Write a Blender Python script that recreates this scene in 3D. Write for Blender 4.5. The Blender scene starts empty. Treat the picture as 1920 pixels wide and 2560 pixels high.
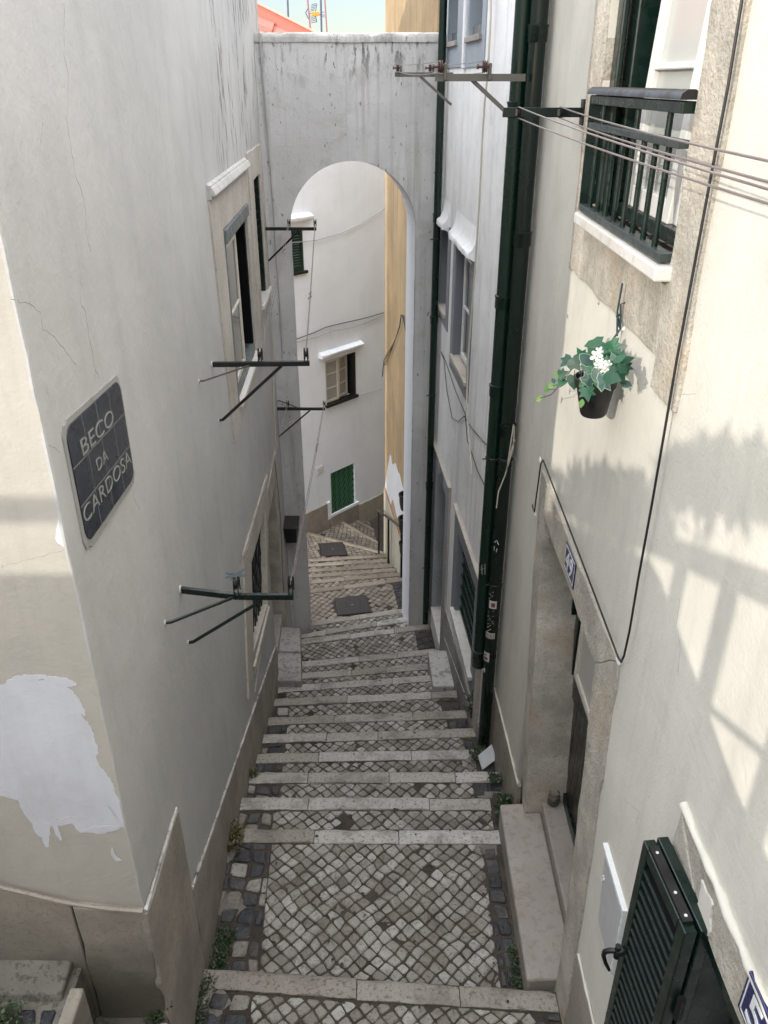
import bpy, math, random
from mathutils import Vector as V, Matrix
random.seed(7)
scene = bpy.context.scene
COL = scene.collection
rnd = random.uniform

# ---------------------------------------------------------------- camera model
FPX = 2028.0
PITCH = math.radians(27.97)
CP, SP = math.cos(PITCH), math.sin(PITCH)
def ray(u, v):
    a = (u-960)/FPX; b = (1280-v)/FPX
    return V((a, CP+b*SP, b*CP-SP))
def atY(u, v, y):
    r = ray(u, v); return r*(y/r.y)
def atZ(u, v, z):
    r = ray(u, v); return r*(z/r.z)

class Frame:
    """a wall: origin, direction along it (scaled so s is the natural coordinate), outward normal"""
    def __init__(s, o, d, flip=False):
        s.o = V(o); s.d = V(d)
        n = V((s.d.y, -s.d.x, 0)).normalized()
        s.n = -n if flip else n
        s.right = V((0,0,1)).cross(s.n).normalized()
    def p(s, a, z, o=0):
        q = s.o + s.d*a + s.n*o
        return V((q.x, q.y, z))
    def hit(s, u, v, o=0):
        r = ray(u, v); t = (s.o+s.n*o).dot(s.n)/r.dot(s.n)
        q = r*t
        a = (q-s.o-s.n*o).dot(s.d)/s.d.length_squared
        return a, q.z

LW = Frame((-.967,0,0), (-.037,1,0))            # left house, s = Y, faces +X
LP = Frame((-.95,0,0), (-.037,1,0))
NF = Frame((0,2.33,0), (1,0,0))                 # left house end wall, s = X, faces -Y
RW = Frame((1.0,0,0), (0,1,0), True)            # cream house, s = Y, faces -X
WW = Frame((1.3525,0,0), (-.075,1,0), True)     # white house
AR = Frame((0,9.5,0), (1,0,0))                  # arch
FW = Frame((-1.6,14.62,0), (.667,.745,0))       # far white house
OC = Frame((1.945,0,0), (-.14,1,0), True)       # ochre house side, s = Y
for f_, sgn in ((LW,V((1,0,0))),(NF,V((0,-1,0))),(RW,V((-1,0,0))),(WW,V((-1,0,0))),(AR,V((0,-1,0))),(FW,V((1,-1,0))),(OC,V((-1,0,0)))):
    assert f_.n.dot(sgn) > 0

# ---------------------------------------------------------------- mesh builder
class MB:
    def __init__(s): s.v = []; s.f = []
    def add(s, vs, fs):
        b = len(s.v); s.v += [tuple(q) for q in vs]; s.f += [tuple(b+i for i in f) for f in fs]; return s
    def quad(s, a, b, c, d): return s.add([a,b,c,d], [(0,1,2,3)])
    def hexa(s, p):  # 8 points: bottom 0-3, top 4-7
        return s.add(p, [(3,2,1,0),(4,5,6,7),(0,1,5,4),(1,2,6,5),(2,3,7,6),(3,0,4,7)])
    def box(s, a, b):
        (x0,y0,z0),(x1,y1,z1) = a, b
        return s.hexa([(x0,y0,z0),(x1,y0,z0),(x1,y1,z0),(x0,y1,z0),(x0,y0,z1),(x1,y0,z1),(x1,y1,z1),(x0,y1,z1)])
    def fbox(s, F, s0, s1, z0, z1, o0, o1):
        P = F.p
        return s.hexa([P(s0,z0,o0),P(s1,z0,o0),P(s1,z0,o1),P(s0,z0,o1),P(s0,z1,o0),P(s1,z1,o0),P(s1,z1,o1),P(s0,z1,o1)])
    def prism(s, F, poly, o0, o1):   # polygon in wall coords
        n = len(poly)
        vs = [F.p(a,z,o0) for a,z in poly]+[F.p(a,z,o1) for a,z in poly]
        fs = [tuple(range(n,2*n)), tuple(range(n-1,-1,-1))]+[(i,(i+1)%n,n+(i+1)%n,n+i) for i in range(n)]
        return s.add(vs, fs)
    def bar(s, a, b, w, h, up=V((0,0,1))):
        a, b = V(a), V(b); d = (b-a).normalized()
        sd = d.cross(up)
        if sd.length < 1e-4: sd = d.cross(V((1,0,0)))
        sd.normalize(); u = sd.cross(d).normalized()
        q = lambda p,i,j: p+sd*(w/2*i)+u*(h/2*j)
        return s.hexa([q(a,-1,-1),q(a,1,-1),q(b,1,-1),q(b,-1,-1),q(a,-1,1),q(a,1,1),q(b,1,1),q(b,-1,1)])
    def tube(s, pts, r, n=8, cap=True):
        pts = [V(p) for p in pts]; rs = r if isinstance(r,(list,tuple)) else [r]*len(pts)
        rings = []; last = None
        for i,p in enumerate(pts):
            d = (pts[min(i+1,len(pts)-1)]-pts[max(i-1,0)])
            d = d.normalized() if d.length>1e-9 else V((0,0,1))
            ref = last if last else (V((0,0,1)) if abs(d.z)<.9 else V((1,0,0)))
            x = ref - d*ref.dot(d)
            if x.length<1e-5: x = d.orthogonal()
            x.normalize(); y = d.cross(x); last = x
            rings.append([p+x*(rs[i]*math.cos(2*math.pi*k/n))+y*(rs[i]*math.sin(2*math.pi*k/n)) for k in range(n)])
        fs = []
        for i in range(len(rings)-1):
            for k in range(n):
                fs.append((i*n+k, i*n+(k+1)%n, (i+1)*n+(k+1)%n, (i+1)*n+k))
        if cap: fs += [tuple(range(n-1,-1,-1)), tuple(range((len(rings)-1)*n, len(rings)*n))]
        return s.add([q for rg in rings for q in rg], fs)
    def lathe(s, c, prof, n=20, axis=V((0,0,1)), cap=True):
        axis = axis.normalized(); c = V(c); x = axis.orthogonal().normalized(); y = axis.cross(x)
        vs = [c+axis*h+(x*math.cos(2*math.pi*k/n)+y*math.sin(2*math.pi*k/n))*r for r,h in prof for k in range(n)]
        fs = [(i*n+k,i*n+(k+1)%n,(i+1)*n+(k+1)%n,(i+1)*n+k) for i in range(len(prof)-1) for k in range(n)]
        if cap: fs += [tuple(range(n-1,-1,-1)), tuple(range((len(prof)-1)*n, len(prof)*n))]
        return s.add(vs, fs)
    def build(s, name, m, parent=None, bevel=0, smooth=False, seg=2):
        me = bpy.data.meshes.new(name); me.from_pydata(s.v, [], s.f)
        me.materials.append(m)
        ob = bpy.data.objects.new(name, me); COL.objects.link(ob)
        if parent:
            attach(ob, parent)
        if bevel:
            bv = ob.modifiers.new('bevel','BEVEL'); bv.width = bevel; bv.segments = seg; bv.limit_method = 'ANGLE'; bv.angle_limit = math.radians(40)
        if smooth:
            me.polygons.foreach_set('use_smooth', [True]*len(me.polygons))
            me.set_sharp_from_angle(angle=math.radians(50))
        me.update()
        return ob
def base_of(o):
    m = Matrix.Translation(o.location)
    return (base_of(o.parent) @ o.matrix_parent_inverse @ m) if o.parent else m
def attach(ob, parent):
    ob.parent = parent; ob.matrix_parent_inverse = base_of(parent).inverted()
def fix_normals(ob):
    import bmesh
    bm = bmesh.new(); bm.from_mesh(ob.data); bmesh.ops.recalc_face_normals(bm, faces=bm.faces[:]); bm.to_mesh(ob.data); bm.free(); return ob
def tag(o, label, cat, group=None):
    o['label'] = label; o['category'] = cat
    if group: o['group'] = group
    return o
def thing(name, label, cat, loc, group=None):
    o = bpy.data.objects.new(name, None); COL.objects.link(o); o.location = loc; o.empty_display_size = .1
    return tag(o, label, cat, group)
def struct(o, kind='structure'):
    o['kind'] = kind; return o

# ---------------------------------------------------------------- materials
def newmat(name):
    m = bpy.data.materials.new(name); m.use_nodes = True
    nt = m.node_tree; b = nt.nodes['Principled BSDF']; return m, nt, b
def N(nt, t, **kw):
    n = nt.nodes.new(t)
    for k,v in kw.items():
        if k in n.inputs: n.inputs[k].default_value = v
        else: setattr(n, k, v)
    return n
def mixc(nt, fac, a, b, mode='MIX'):
    n = nt.nodes.new('ShaderNodeMix'); n.data_type = 'RGBA'; n.blend_type = mode
    for i,x in ((0,fac),(6,a),(7,b)):
        if hasattr(x,'links'): nt.links.new(x, n.inputs[i])
        elif i == 0: n.inputs[0].default_value = x
        else: n.inputs[i].default_value = (*x,1) if len(x)==3 else x
    return n.outputs[2]
def noise(nt, vec, scale, detail=4, rough=.55, stretch=None, dist=0):
    if stretch:
        mp = N(nt,'ShaderNodeMapping'); mp.inputs['Scale'].default_value = stretch; nt.links.new(vec, mp.inputs['Vector']); vec = mp.outputs[0]
    n = N(nt,'ShaderNodeTexNoise', Scale=scale, Detail=detail, Roughness=rough, Distortion=dist); nt.links.new(vec, n.inputs['Vector']); return n.outputs['Fac']
def ramp(nt, fac, lo, hi, a=0., b=1.):
    n = N(nt,'ShaderNodeMapRange'); n.interpolation_type = 'SMOOTHSTEP'
    n.inputs['From Min'].default_value = lo; n.inputs['From Max'].default_value = hi
    n.inputs['To Min'].default_value = a; n.inputs['To Max'].default_value = b
    nt.links.new(fac, n.inputs['Value']); return n.outputs[0]
def mul(nt, a, b, op='MULTIPLY'):
    n = N(nt,'ShaderNodeMath', operation=op)
    for i,x in ((0,a),(1,b)):
        if hasattr(x,'links'): nt.links.new(x, n.inputs[i])
        else: n.inputs[i].default_value = x
    return n.outputs[0]
def bump(nt, bsdf, h, strength, dist, prev=None):
    n = N(nt,'ShaderNodeBump', Strength=strength, Distance=dist); nt.links.new(h, n.inputs['Height'])
    if prev: nt.links.new(prev, n.inputs['Normal'])
    nt.links.new(n.outputs[0], bsdf.inputs['Normal']); return n.outputs[0]
def sc(c, k): return tuple(min(1,x*k) for x in c)

def plaster(name, col, blotch=.07, streak=.12, grain=.35, lumps=.25, stain=None, mold=None, grain_scale=70, pits=.35, sf=5):
    """painted render: slow tone drift, soft vertical run-off streaks, pitted grain. mold=(colour, axis, from, to, zfrom, zto, amount)"""
    m, nt, b = newmat(name); tc = N(nt,'ShaderNodeTexCoord').outputs['Object']
    c = mixc(nt, ramp(nt, noise(nt,tc,1.1,5,.6),.35,.68), sc(col,1-blotch), sc(col,1+blotch))
    st = stain or sc(col,.55)
    f = mul(nt, ramp(nt, noise(nt,tc,2.2,6,.66,(sf,sf,.22)),.47,.72), streak*2.6)
    c = mixc(nt, f, c, st)
    f2 = mul(nt, ramp(nt, noise(nt,tc,3.3,6,.68),.52,.72), streak*1.6)
    c = mixc(nt, f2, c, sc(st,1.1))
    sp = ramp(nt, noise(nt,tc,26,2,.5,(1,1,.42)),.66,.72)
    c = mixc(nt, mul(nt, sp, pits), c, sc(st,.45))
    if mold:
        mc, ax, lo, hi, z0, z1, amt = mold
        sx = N(nt,'ShaderNodeSeparateXYZ'); nt.links.new(tc, sx.inputs[0])
        reg = mul(nt, ramp(nt, sx.outputs[ax], lo, hi), ramp(nt, sx.outputs[2], z0, z1))
        t = ramp(nt, noise(nt,tc,16,6,.72,(1,1,.20)),.50,.58)
        t = mul(nt, t, ramp(nt, noise(nt,tc,2.4,4,.6,(1,1,.4)),.44,.60))
        c = mixc(nt, mul(nt, mul(nt, t, reg), amt), c, mc)
    nt.links.new(c, b.inputs['Base Color']); b.inputs['Roughness'].default_value = .88; b.inputs['Specular IOR Level'].default_value = .25
    n1 = bump(nt, b, noise(nt,tc,4.5,5,.6), lumps, .03)
    n2 = bump(nt, b, noise(nt,tc,grain_scale,3,.6), grain, .010, n1)
    return m
def stone(name, col, var=.25, speck=.5, scale=14, rough=.85, bmp=.5, dark=None, bscale=45, warm=None, moss=None):
    m, nt, b = newmat(name); tc = N(nt,'ShaderNodeTexCoord').outputs['Object']
    c = mixc(nt, ramp(nt, noise(nt,tc,scale*.25,5,.6),.3,.7), sc(col,1-var), sc(col,1+var))
    if warm: c = mixc(nt, mul(nt, ramp(nt, noise(nt,tc,2.3,5,.6),.5,.72), .6), c, warm)
    dk = dark or sc(col,.35)
    c = mixc(nt, mul(nt, ramp(nt, noise(nt,tc,scale*4,5,.7),.51,.62), speck), c, dk)
    c = mixc(nt, mul(nt, ramp(nt, noise(nt,tc,scale*.6,6,.72),.53,.68), speck*.8), c, sc(dk,1.3))
    if moss:      # algae crust with its own ragged outline
        sx = N(nt,'ShaderNodeSeparateXYZ'); nt.links.new(tc, sx.inputs[0])
        h = mul(nt, sx.outputs[2], mul(nt, noise(nt,tc,2.2,5,.65), .9), 'SUBTRACT')
        c = mixc(nt, mul(nt, ramp(nt, h, moss[1]+.35, moss[1]-.25), .75), c, moss[0])
    nt.links.new(c, b.inputs['Base Color']); b.inputs['Roughness'].default_value = rough; b.inputs['Specular IOR Level'].default_value = .35
    n1 = bump(nt, b, noise(nt,tc,scale*.5,4,.6), bmp*.6, .02)
    bump(nt, b, noise(nt,tc,bscale,4,.65), min(1,bmp), .011, n1)
    return m
def paint(name, col, rough=.35, var=.12, metal=0, scale=9, bmp=.05, wear=None, wearc=(.2,.14,.1), spec=.5):
    m, nt, b = newmat(name); tc = N(nt,'ShaderNodeTexCoord').outputs['Object']
    c = mixc(nt, noise(nt,tc,scale,4), sc(col,1-var), sc(col,1+var))
    if wear: c = mixc(nt, mul(nt, ramp(nt, noise(nt,tc,scale*4,5,.7),.56,.68), wear), c, wearc)
    nt.links.new(c, b.inputs['Base Color'])
    b.inputs['Metallic'].default_value = metal; b.inputs['Specular IOR Level'].default_value = spec
    nt.links.new(ramp(nt, noise(nt,tc,scale*1.5,4), .3,.7, max(.05,rough-.1), min(1,rough+.12)), b.inputs['Roughness'])
    if bmp: bump(nt, b, noise(nt,tc,scale*5,3), bmp, .005)
    return m
def island_stone(name, c0, c1, c2, bmp=.5, rough=.7, dirt=(.06,.05,.042), dirtamt=.55, spec=.4):
    """each stone its own tone, plus dirt and pitting"""
    m, nt, b = newmat(name); tc = N(nt,'ShaderNodeTexCoord').outputs['Object']
    r = N(nt,'ShaderNodeNewGeometry').outputs['Random Per Island']
    cr = N(nt,'ShaderNodeValToRGB'); e = cr.color_ramp.elements
    e[0].color = (*c0,1); e[1].color = (*c2,1); x = e.new(.5); x.color = (*c1,1); nt.links.new(r, cr.inputs[0])
    c = mixc(nt, ramp(nt, noise(nt,tc,24,5,.65),.3,.7), sc(c1,.72), cr.outputs[0]) 
    c = mixc(nt, .55, c, cr.outputs[0])
    c = mixc(nt, mul(nt, ramp(nt, noise(nt,tc,48,5,.7),.51,.64), dirtamt), c, dirt)
    c = mixc(nt, mul(nt, ramp(nt, noise(nt,tc,3.4,6,.68),.47,.66), dirtamt*.9), c, sc(dirt,1.7))
    nt.links.new(c, b.inputs['Base Color']); b.inputs['Specular IOR Level'].default_value = spec
    nt.links.new(ramp(nt, noise(nt,tc,18,4), .3,.7, rough-.15, rough+.15), b.inputs['Roughness'])
    n1 = bump(nt, b, noise(nt,tc,30,4,.6), bmp, .012); bump(nt, b, noise(nt,tc,110,3,.6), bmp*.6, .005, n1)
    return m
def glass(name, tint, rough=.06, alpha=None):
    m, nt, b = newmat(name)
    b.inputs['Base Color'].default_value = (*tint,1); b.inputs['Roughness'].default_value = rough; b.inputs['Specular IOR Level'].default_value = .8
    if alpha: b.inputs['Alpha'].default_value = alpha
    return m
def leafmat(name, c0, c1, rough=.45):
    m, nt, b = newmat(name); r = N(nt,'ShaderNodeNewGeometry').outputs['Random Per Island']
    nt.links.new(mixc(nt, r, c0, c1), b.inputs['Base Color']); b.inputs['Roughness'].default_value = rough
    return m

M = {}
M['left'] = plaster('left_render', (.45,.445,.43), blotch=.06, streak=.06, grain=.12, lumps=.30, pits=.07, sf=2.1, mold=((.09,.085,.075),1,5.0,7.6,-1.5,.2,.9))
M['endwall'] = plaster('cream_end_render', (.44,.41,.36), blotch=.08, streak=.10, grain=.12, lumps=.2, pits=.06, sf=2.4)
M['cream'] = plaster('cream_render', (.585,.565,.505), blotch=.07, streak=.09, grain=.20, lumps=.24, grain_scale=75, pits=.06, sf=2.0)
M['white'] = plaster('white_render', (.82,.825,.83), blotch=.06, streak=.15, grain=.3, lumps=.35, stain=(.42,.41,.40), pits=.25, sf=3.2)
M['arch'] = plaster('arch_render', (.56,.55,.54), blotch=.08, streak=.24, grain=.4, lumps=.5, stain=(.28,.27,.25), pits=.75, mold=((.05,.05,.045),2,-.35,.4,-.5,.35,.8))
M['archwhite'] = plaster('arch_coping_render', (.50,.49,.47), blotch=.14, streak=.35, grain=.5, stain=(.13,.125,.115), pits=.8)
M['hood'] = plaster('hood_render', (.43,.42,.40), blotch=.12, streak=.14, grain=.5, stain=(.2,.19,.17), pits=.5)
M['farwhite'] = plaster('far_white_render', (.85,.90,.965), blotch=.03, streak=.04, grain=.2, lumps=.35, pits=.05, sf=2)
M['ochre'] = plaster('ochre_render', (.36,.262,.15), blotch=.14, streak=.3, grain=.3, stain=(.20,.145,.09), pits=.2)
M['ochrebase'] = plaster('grey_dado_render', (.40,.37,.30), blotch=.12, streak=.2, grain=.3)
M['whitepatch'] = plaster('white_repair_paint', (.58,.585,.615), blotch=.10, streak=.06, grain=.1, lumps=.15, pits=.03, sf=2)
M['peel'] = plaster('bare_grey_render', (.60,.60,.62), blotch=.06, streak=.08, grain=.3)
M['plinth'] = stone('plinth_stone', (.31,.28,.24), var=.2, speck=.3, scale=9, bmp=.3, warm=(.26,.20,.15), dark=(.13,.11,.085))
M['surround'] = stone('rough_limestone', (.43,.40,.345), var=.2, speck=.42, scale=18, bmp=1.0, bscale=50, warm=(.40,.32,.22), dark=(.19,.16,.125))
M['plinthend'] = stone('mossy_plinth_stone', (.30,.27,.225), var=.2, speck=.3, scale=9, bmp=.3, warm=(.27,.20,.15), dark=(.12,.10,.08), moss=((.05,.05,.035),-4.0))
M['surround2'] = stone('smooth_limestone', (.46,.425,.375), var=.1, speck=.3, scale=8, bmp=.2, warm=(.40,.33,.26))
M['step'] = stone('step_limestone', (.33,.30,.275), var=.14, speck=.4, scale=5, bmp=.3, rough=.7, warm=(.30,.245,.205), dark=(.17,.145,.12))
M['cement'] = stone('worn_cement', (.30,.29,.275), var=.3, speck=.55, scale=5, bmp=.5)
M['marble'] = stone('white_marble', (.60,.585,.56), var=.12, speck=.35, scale=4, bmp=.05, rough=.35, dark=(.36,.31,.26))
M['nosing'] = island_stone('kerb_limestone', (.27,.24,.20), (.385,.365,.33), (.51,.50,.475), bmp=.6, rough=.5, dirt=(.075,.065,.055), dirtamt=.7)
M['cobble'] = island_stone('limestone_setts', (.17,.145,.118), (.30,.28,.25), (.46,.445,.42), bmp=.7, rough=.42, dirtamt=.6)
M['basalt'] = island_stone('basalt_setts', (.018,.021,.028), (.028,.032,.04), (.055,.052,.05), bmp=.6, rough=.45, dirt=(.12,.10,.085), dirtamt=.28)
M['grout'] = stone('sandy_joint', (.062,.05,.04), var=.35, speck=.5, scale=12, bmp=.8)
M['cgrout'] = stone('cement_joint', (.20,.18,.16), var=.35, speck=.5, scale=10, bmp=.8)
M['green'] = paint('dark_green_paint', (.0035,.013,.010), rough=.30)
M['pipe'] = paint('green_pipe_paint', (.0035,.017,.0115), rough=.30, var=.25, scale=2, bmp=0)
M['pipedark'] = paint('dark_pipe_paint', (.003,.011,.0075), rough=.26, var=.15, scale=2, bmp=0)
M['shutter'] = paint('shutter_green', (.006,.028,.019), rough=.4)
M['midgreen'] = paint('mid_green_paint', (.010,.07,.03), rough=.4)
M['black'] = paint('black_metal', (.010,.010,.011), rough=.4)
M['farkerb'] = island_stone('far_kerb_stone', (.20,.165,.125), (.25,.21,.165), (.30,.26,.21), bmp=.4, rough=.6, dirtamt=.5)
M['farcobble'] = island_stone('far_setts', (.17,.145,.115), (.23,.20,.165), (.30,.27,.23), bmp=.6, rough=.6, dirtamt=.5)
M['dark'] = paint('shade_black', (.006,.006,.007), rough=.9, bmp=0, spec=.1)  # flat black painted for unlit interiors and the shutter slats
M['trim'] = paint('blue_grey_trim', (.20,.21,.235), rough=.6, var=.06, bmp=.1)
M['trimlight'] = paint('pale_blue_trim', (.30,.34,.385), rough=.6, var=.06, bmp=.1)
M['frame'] = paint('white_window_paint', (.68,.68,.665), rough=.35, var=.05)
M['framecream'] = paint('cream_window_paint', (.60,.57,.49), rough=.4, var=.05)
M['frameslate'] = paint('slate_frame_paint', (.10,.125,.13), rough=.45, var=.1)
M['glass'] = glass('window_glass', (.035,.042,.042), .05)
M['glasspale'] = glass('curtained_glass', (.44,.45,.43), .22)
M['curtain'] = paint('net_curtain', (.34,.335,.31), rough=.9, var=.1)
M['galv'] = paint('galvanised_steel', (.12,.11,.095), rough=.6, wear=.5, wearc=(.10,.06,.035))
M['rust'] = paint('rusty_pulley', (.085,.045,.035), rough=.6, wear=.5, wearc=(.03,.02,.02))
M['brownmetal'] = paint('brown_bracket', (.055,.045,.04), rough=.5, wear=.3, wearc=(.14,.09,.06))
M['wire'] = paint('coated_wire', (.17,.14,.135), rough=.4, var=.3)
M['wiredark'] = paint('dark_wire', (.09,.085,.08), rough=.5)
M['cable'] = paint('black_cable', (.008,.008,.010), rough=.45)
M['cablewhite'] = paint('ivory_cable', (.50,.46,.38), rough=.5)
M['cablegrey'] = paint('grey_cable', (.35,.35,.35), rough=.6)
M['tile'] = paint('navy_glazed_tile', (.014,.017,.026), rough=.22, var=.35, scale=5, wear=.12, wearc=(.06,.065,.07))
M['letter'] = paint('ivory_glaze', (.235,.24,.215), rough=.35, var=.15)
M['mortar'] = paint('tile_mortar', (.27,.265,.25), rough=.9, var=.25, bmp=.3)
M['enamel'] = paint('blue_enamel', (.010,.012,.075), rough=.2, var=.08)
M['enamelwhite'] = paint('white_enamel', (.70,.72,.73), rough=.25, var=.05)
M['aluminium'] = paint('brushed_aluminium', (.47,.47,.475), rough=.5, metal=.2, var=.08)
M['iron'] = paint('cast_iron', (.030,.026,.026), rough=.6, var=.2, scale=30, bmp=.5)
M['pot'] = paint('black_plastic', (.008,.008,.008), rough=.5)
M['petal'] = paint('white_petal', (.58,.57,.53), rough=.7, var=.08)
M['stem'] = paint('brown_stem', (.06,.05,.03), rough=.6)
M['leaf'] = leafmat('ivy_leaf', (.001,.036,.015), (.004,.085,.032), .5)
M['leafblue'] = leafmat('variegated_leaf', (.005,.05,.040), (.002,.034,.019), .5)
M['leaftip'] = leafmat('young_leaf', (.10,.20,.03), (.05,.15,.03))
M['weed'] = leafmat('weed_leaf', (.009,.026,.006), (.026,.055,.012))
M['dryweed'] = leafmat('dry_weed', (.09,.07,.02), (.06,.06,.02))
M['crack'] = paint('crack_line', (.26,.25,.235), rough=1, bmp=0, spec=.1)
M['roof'] = paint('terracotta_tile', (.50,.165,.135), rough=.75, var=.15, scale=4, bmp=.15)
M['roofwall'] = paint('terracotta_paint', (.48,.15,.11), rough=.75, var=.06)
M['mast'] = paint('mast_metal', (.06,.07,.12), rough=.5)
M['mastred'] = paint('red_mast', (.28,.12,.12), rough=.5)
M['orange'] = paint('orange_plastic', (.75,.25,.03), rough=.5)
M['sticker'] = paint('paper_sticker', (.55,.53,.50), rough=.6, wear=.35, wearc=(.15,.10,.10), scale=30)
M['chalk'] = paint('chalk_mark', (.40,.40,.38), rough=.8)
M['lip'] = paint('worn_highlight_lip', (.018,.034,.029), rough=.35, var=.5, wear=.35, wearc=(.10,.10,.08), scale=14)  # lighter green puts edge highlights into the colour, with some chipped wear
M['barlight'] = paint('light_green_bar', (.06,.17,.09), rough=.5)
M['lanecement'] = stone('dirty_lane_cement', (.13,.12,.105), var=.35, speck=.6, scale=6, bmp=.7, dark=(.03,.035,.02))
M['tilejoint'] = paint('dark_tile_joint', (.15,.15,.145), rough=.9, var=.3)
M['jarglass'] = glass('jar_glass', (.16,.15,.13), .08, .55)
M['paper'] = stone('white_offcut', (.62,.63,.66), var=.06, speck=.15, scale=5, bmp=.1, rough=.4, dark=(.4,.4,.42))
M['ground'] = stone('ground_soil', (.2,.18,.15))
M['wood'] = paint('dark_wood', (.022,.017,.014), rough=.35, var=.3, scale=6)

# ---------------------------------------------------------------- walls
def wall_mb(F, s0, s1, z0, z1, ops=(), back=None):
    """rectangular wall with rectangular openings (a,b,c,d,depth), front faces + reveals"""
    mb = MB(); S = sorted({s0,s1,*[o[0] for o in ops],*[o[1] for o in ops]}); Z = sorted({z0,z1,*[o[2] for o in ops],*[o[3] for o in ops]})
    for i in range(len(S)-1):
        for j in range(len(Z)-1):
            cs, cz = (S[i]+S[i+1])/2, (Z[j]+Z[j+1])/2
            if any(o[0]<cs<o[1] and o[2]<cz<o[3] for o in ops): continue
            mb.quad(F.p(S[i],Z[j]),F.p(S[i+1],Z[j]),F.p(S[i+1],Z[j+1]),F.p(S[i],Z[j+1]))
    for a,b,c,d,dep in ops:
        mb.quad(F.p(a,c),F.p(a,c,-dep),F.p(a,d,-dep),F.p(a,d)); mb.quad(F.p(b,c,-dep),F.p(b,c),F.p(b,d),F.p(b,d,-dep))
        mb.quad(F.p(a,d),F.p(a,d,-dep),F.p(b,d,-dep),F.p(b,d)); mb.quad(F.p(a,c,-dep),F.p(a,c),F.p(b,c),F.p(b,c,-dep))
    return mb
def sash(F, s0, s1, z0, z1, o, parent, fm, gm, bars=1, w=.05, t=.04, vbars=0, name='sash'):
    mb = MB()
    mb.fbox(F,s0,s1,z0,z0+w,o-t,o); mb.fbox(F,s0,s1,z1-w,z1,o-t,o)
    mb.fbox(F,s0,s0+w,z0+w,z1-w,o-t,o); mb.fbox(F,s1-w,s1,z0+w,z1-w,o-t,o)
    for i in range(bars):
        zz = z0+(z1-z0)*(i+1)/(bars+1); mb.fbox(F,s0+w,s1-w,zz-.013,zz+.013,o-t+.004,o-.004)
    for i in range(vbars):
        ss = s0+(s1-s0)*(i+1)/(vbars+1); mb.fbox(F,ss-.013,ss+.013,z0+w,z1-w,o-t+.006,o-.006)
    ob = mb.build(name, fm, parent, bevel=.004)
    g = MB(); g.fbox(F,s0+w-.005,s1-w+.005,z0+w-.005,z1-w+.005,o-t/2-.004,o-t/2+.004); g.build('pane', gm, ob)
    return ob
def rough_prism(F, poly, o0, o1, m, name, parent, step=.12, jit=.008):
    """stone face whose outline wanders a little"""
    out = []
    n = len(poly)
    for i in range(n):
        a, b = poly[i], poly[(i+1)%n]; L = math.dist(a,b); k = max(1,int(L/step))
        for j in range(k):
            t = j/k; q = (a[0]+(b[0]-a[0])*t, a[1]+(b[1]-a[1])*t)
            out.append((q[0]+rnd(-jit,jit)*(j>0), q[1]+rnd(-jit,jit)*(j>0)))
    return MB().prism(F, out, o0, o1).build(name, m, parent, bevel=.006)
def crack(F, pts, parent, r=.0009):
    out = []
    for i in range(len(pts)-1):
        a = F.hit(*pts[i]); b = F.hit(*pts[i+1]); k = 5
        for j in range(k):
            t = j/k; out.append((a[0]+(b[0]-a[0])*t+rnd(-.006,.006), a[1]+(b[1]-a[1])*t+rnd(-.004,.004)))
    out.append(F.hit(*pts[-1]))
    MB().tube([F.p(a,z,0) for a,z in out], [r*rnd(.4,1.2) for _ in out], 4).build('crack', M['crack'], parent)
def patch(F, pix, o, m, name, parent, jit=.006, sub=3):
    poly = []
    q = [F.hit(*p) for p in pix]
    m_ = len(q)
    for i in range(m_):
        p0, p1, p2, p3 = q[i-1], q[i], q[(i+1)%m_], q[(i+2)%m_]
        for j in range(sub):
            t = j/sub
            cr = lambda k: .5*(2*p1[k]+(p2[k]-p0[k])*t+(2*p0[k]-5*p1[k]+4*p2[k]-p3[k])*t*t+(3*p1[k]-p0[k]-3*p2[k]+p3[k])*t**3)
            a_ = cr(0)+rnd(-jit,jit)
            if F is NF: a_ = min(a_, -1.058)
            poly.append((a_, cr(1)+rnd(-jit,jit)))
    return MB().prism(F, poly, -.002, o).build(name, m, parent)
def text(F, s, txt, s0, s1, z0, z1, o, m, name, parent, offs=0):
    """lettering fitted into a rectangle on a wall; s0 is the reading start"""
    cu = bpy.data.curves.new(name, 'FONT'); cu.body = txt; cu.align_x = 'LEFT'; cu.extrude = .001; cu.offset = offs; cu.resolution_u = 6
    tmp = bpy.data.objects.new(name, cu); COL.objects.link(tmp); bpy.context.view_layer.update()
    me = bpy.data.meshes.new_from_object(tmp.evaluated_get(bpy.context.evaluated_depsgraph_get()))
    COL.objects.unlink(tmp); bpy.data.objects.remove(tmp)
    xs = [v.co.x for v in me.vertices]; ys = [v.co.y for v in me.vertices]
    x0, x1, y0, y1 = min(xs), max(xs), min(ys), max(ys)
    for v in me.vertices:
        fx = (v.co.x-x0)/(x1-x0); fy = (v.co.y-y0)/(y1-y0)
        v.co = F.p(s0+(s1-s0)*fx, z0+(z1-z0)*fy, o+v.co.z)
    me.materials.clear(); me.materials.append(m); me.name = name
    ob = bpy.data.objects.new(name, me); COL.objects.link(ob); attach(ob, parent); return ob
def lsag(a, b, sag, n=14):
    a, b = V(a), V(b); return [a.lerp(b,i/n)-V((0,0,sag*4*(i/n)*(1-i/n))) for i in range(n+1)]
VH, VZ = (1.2,1.35,2.1), (29,29,29)
SUN, SKY, EXPO, AIR, DUST, OZ = 2.0, .08, .72, 1.0, .6, 1.2
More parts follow.
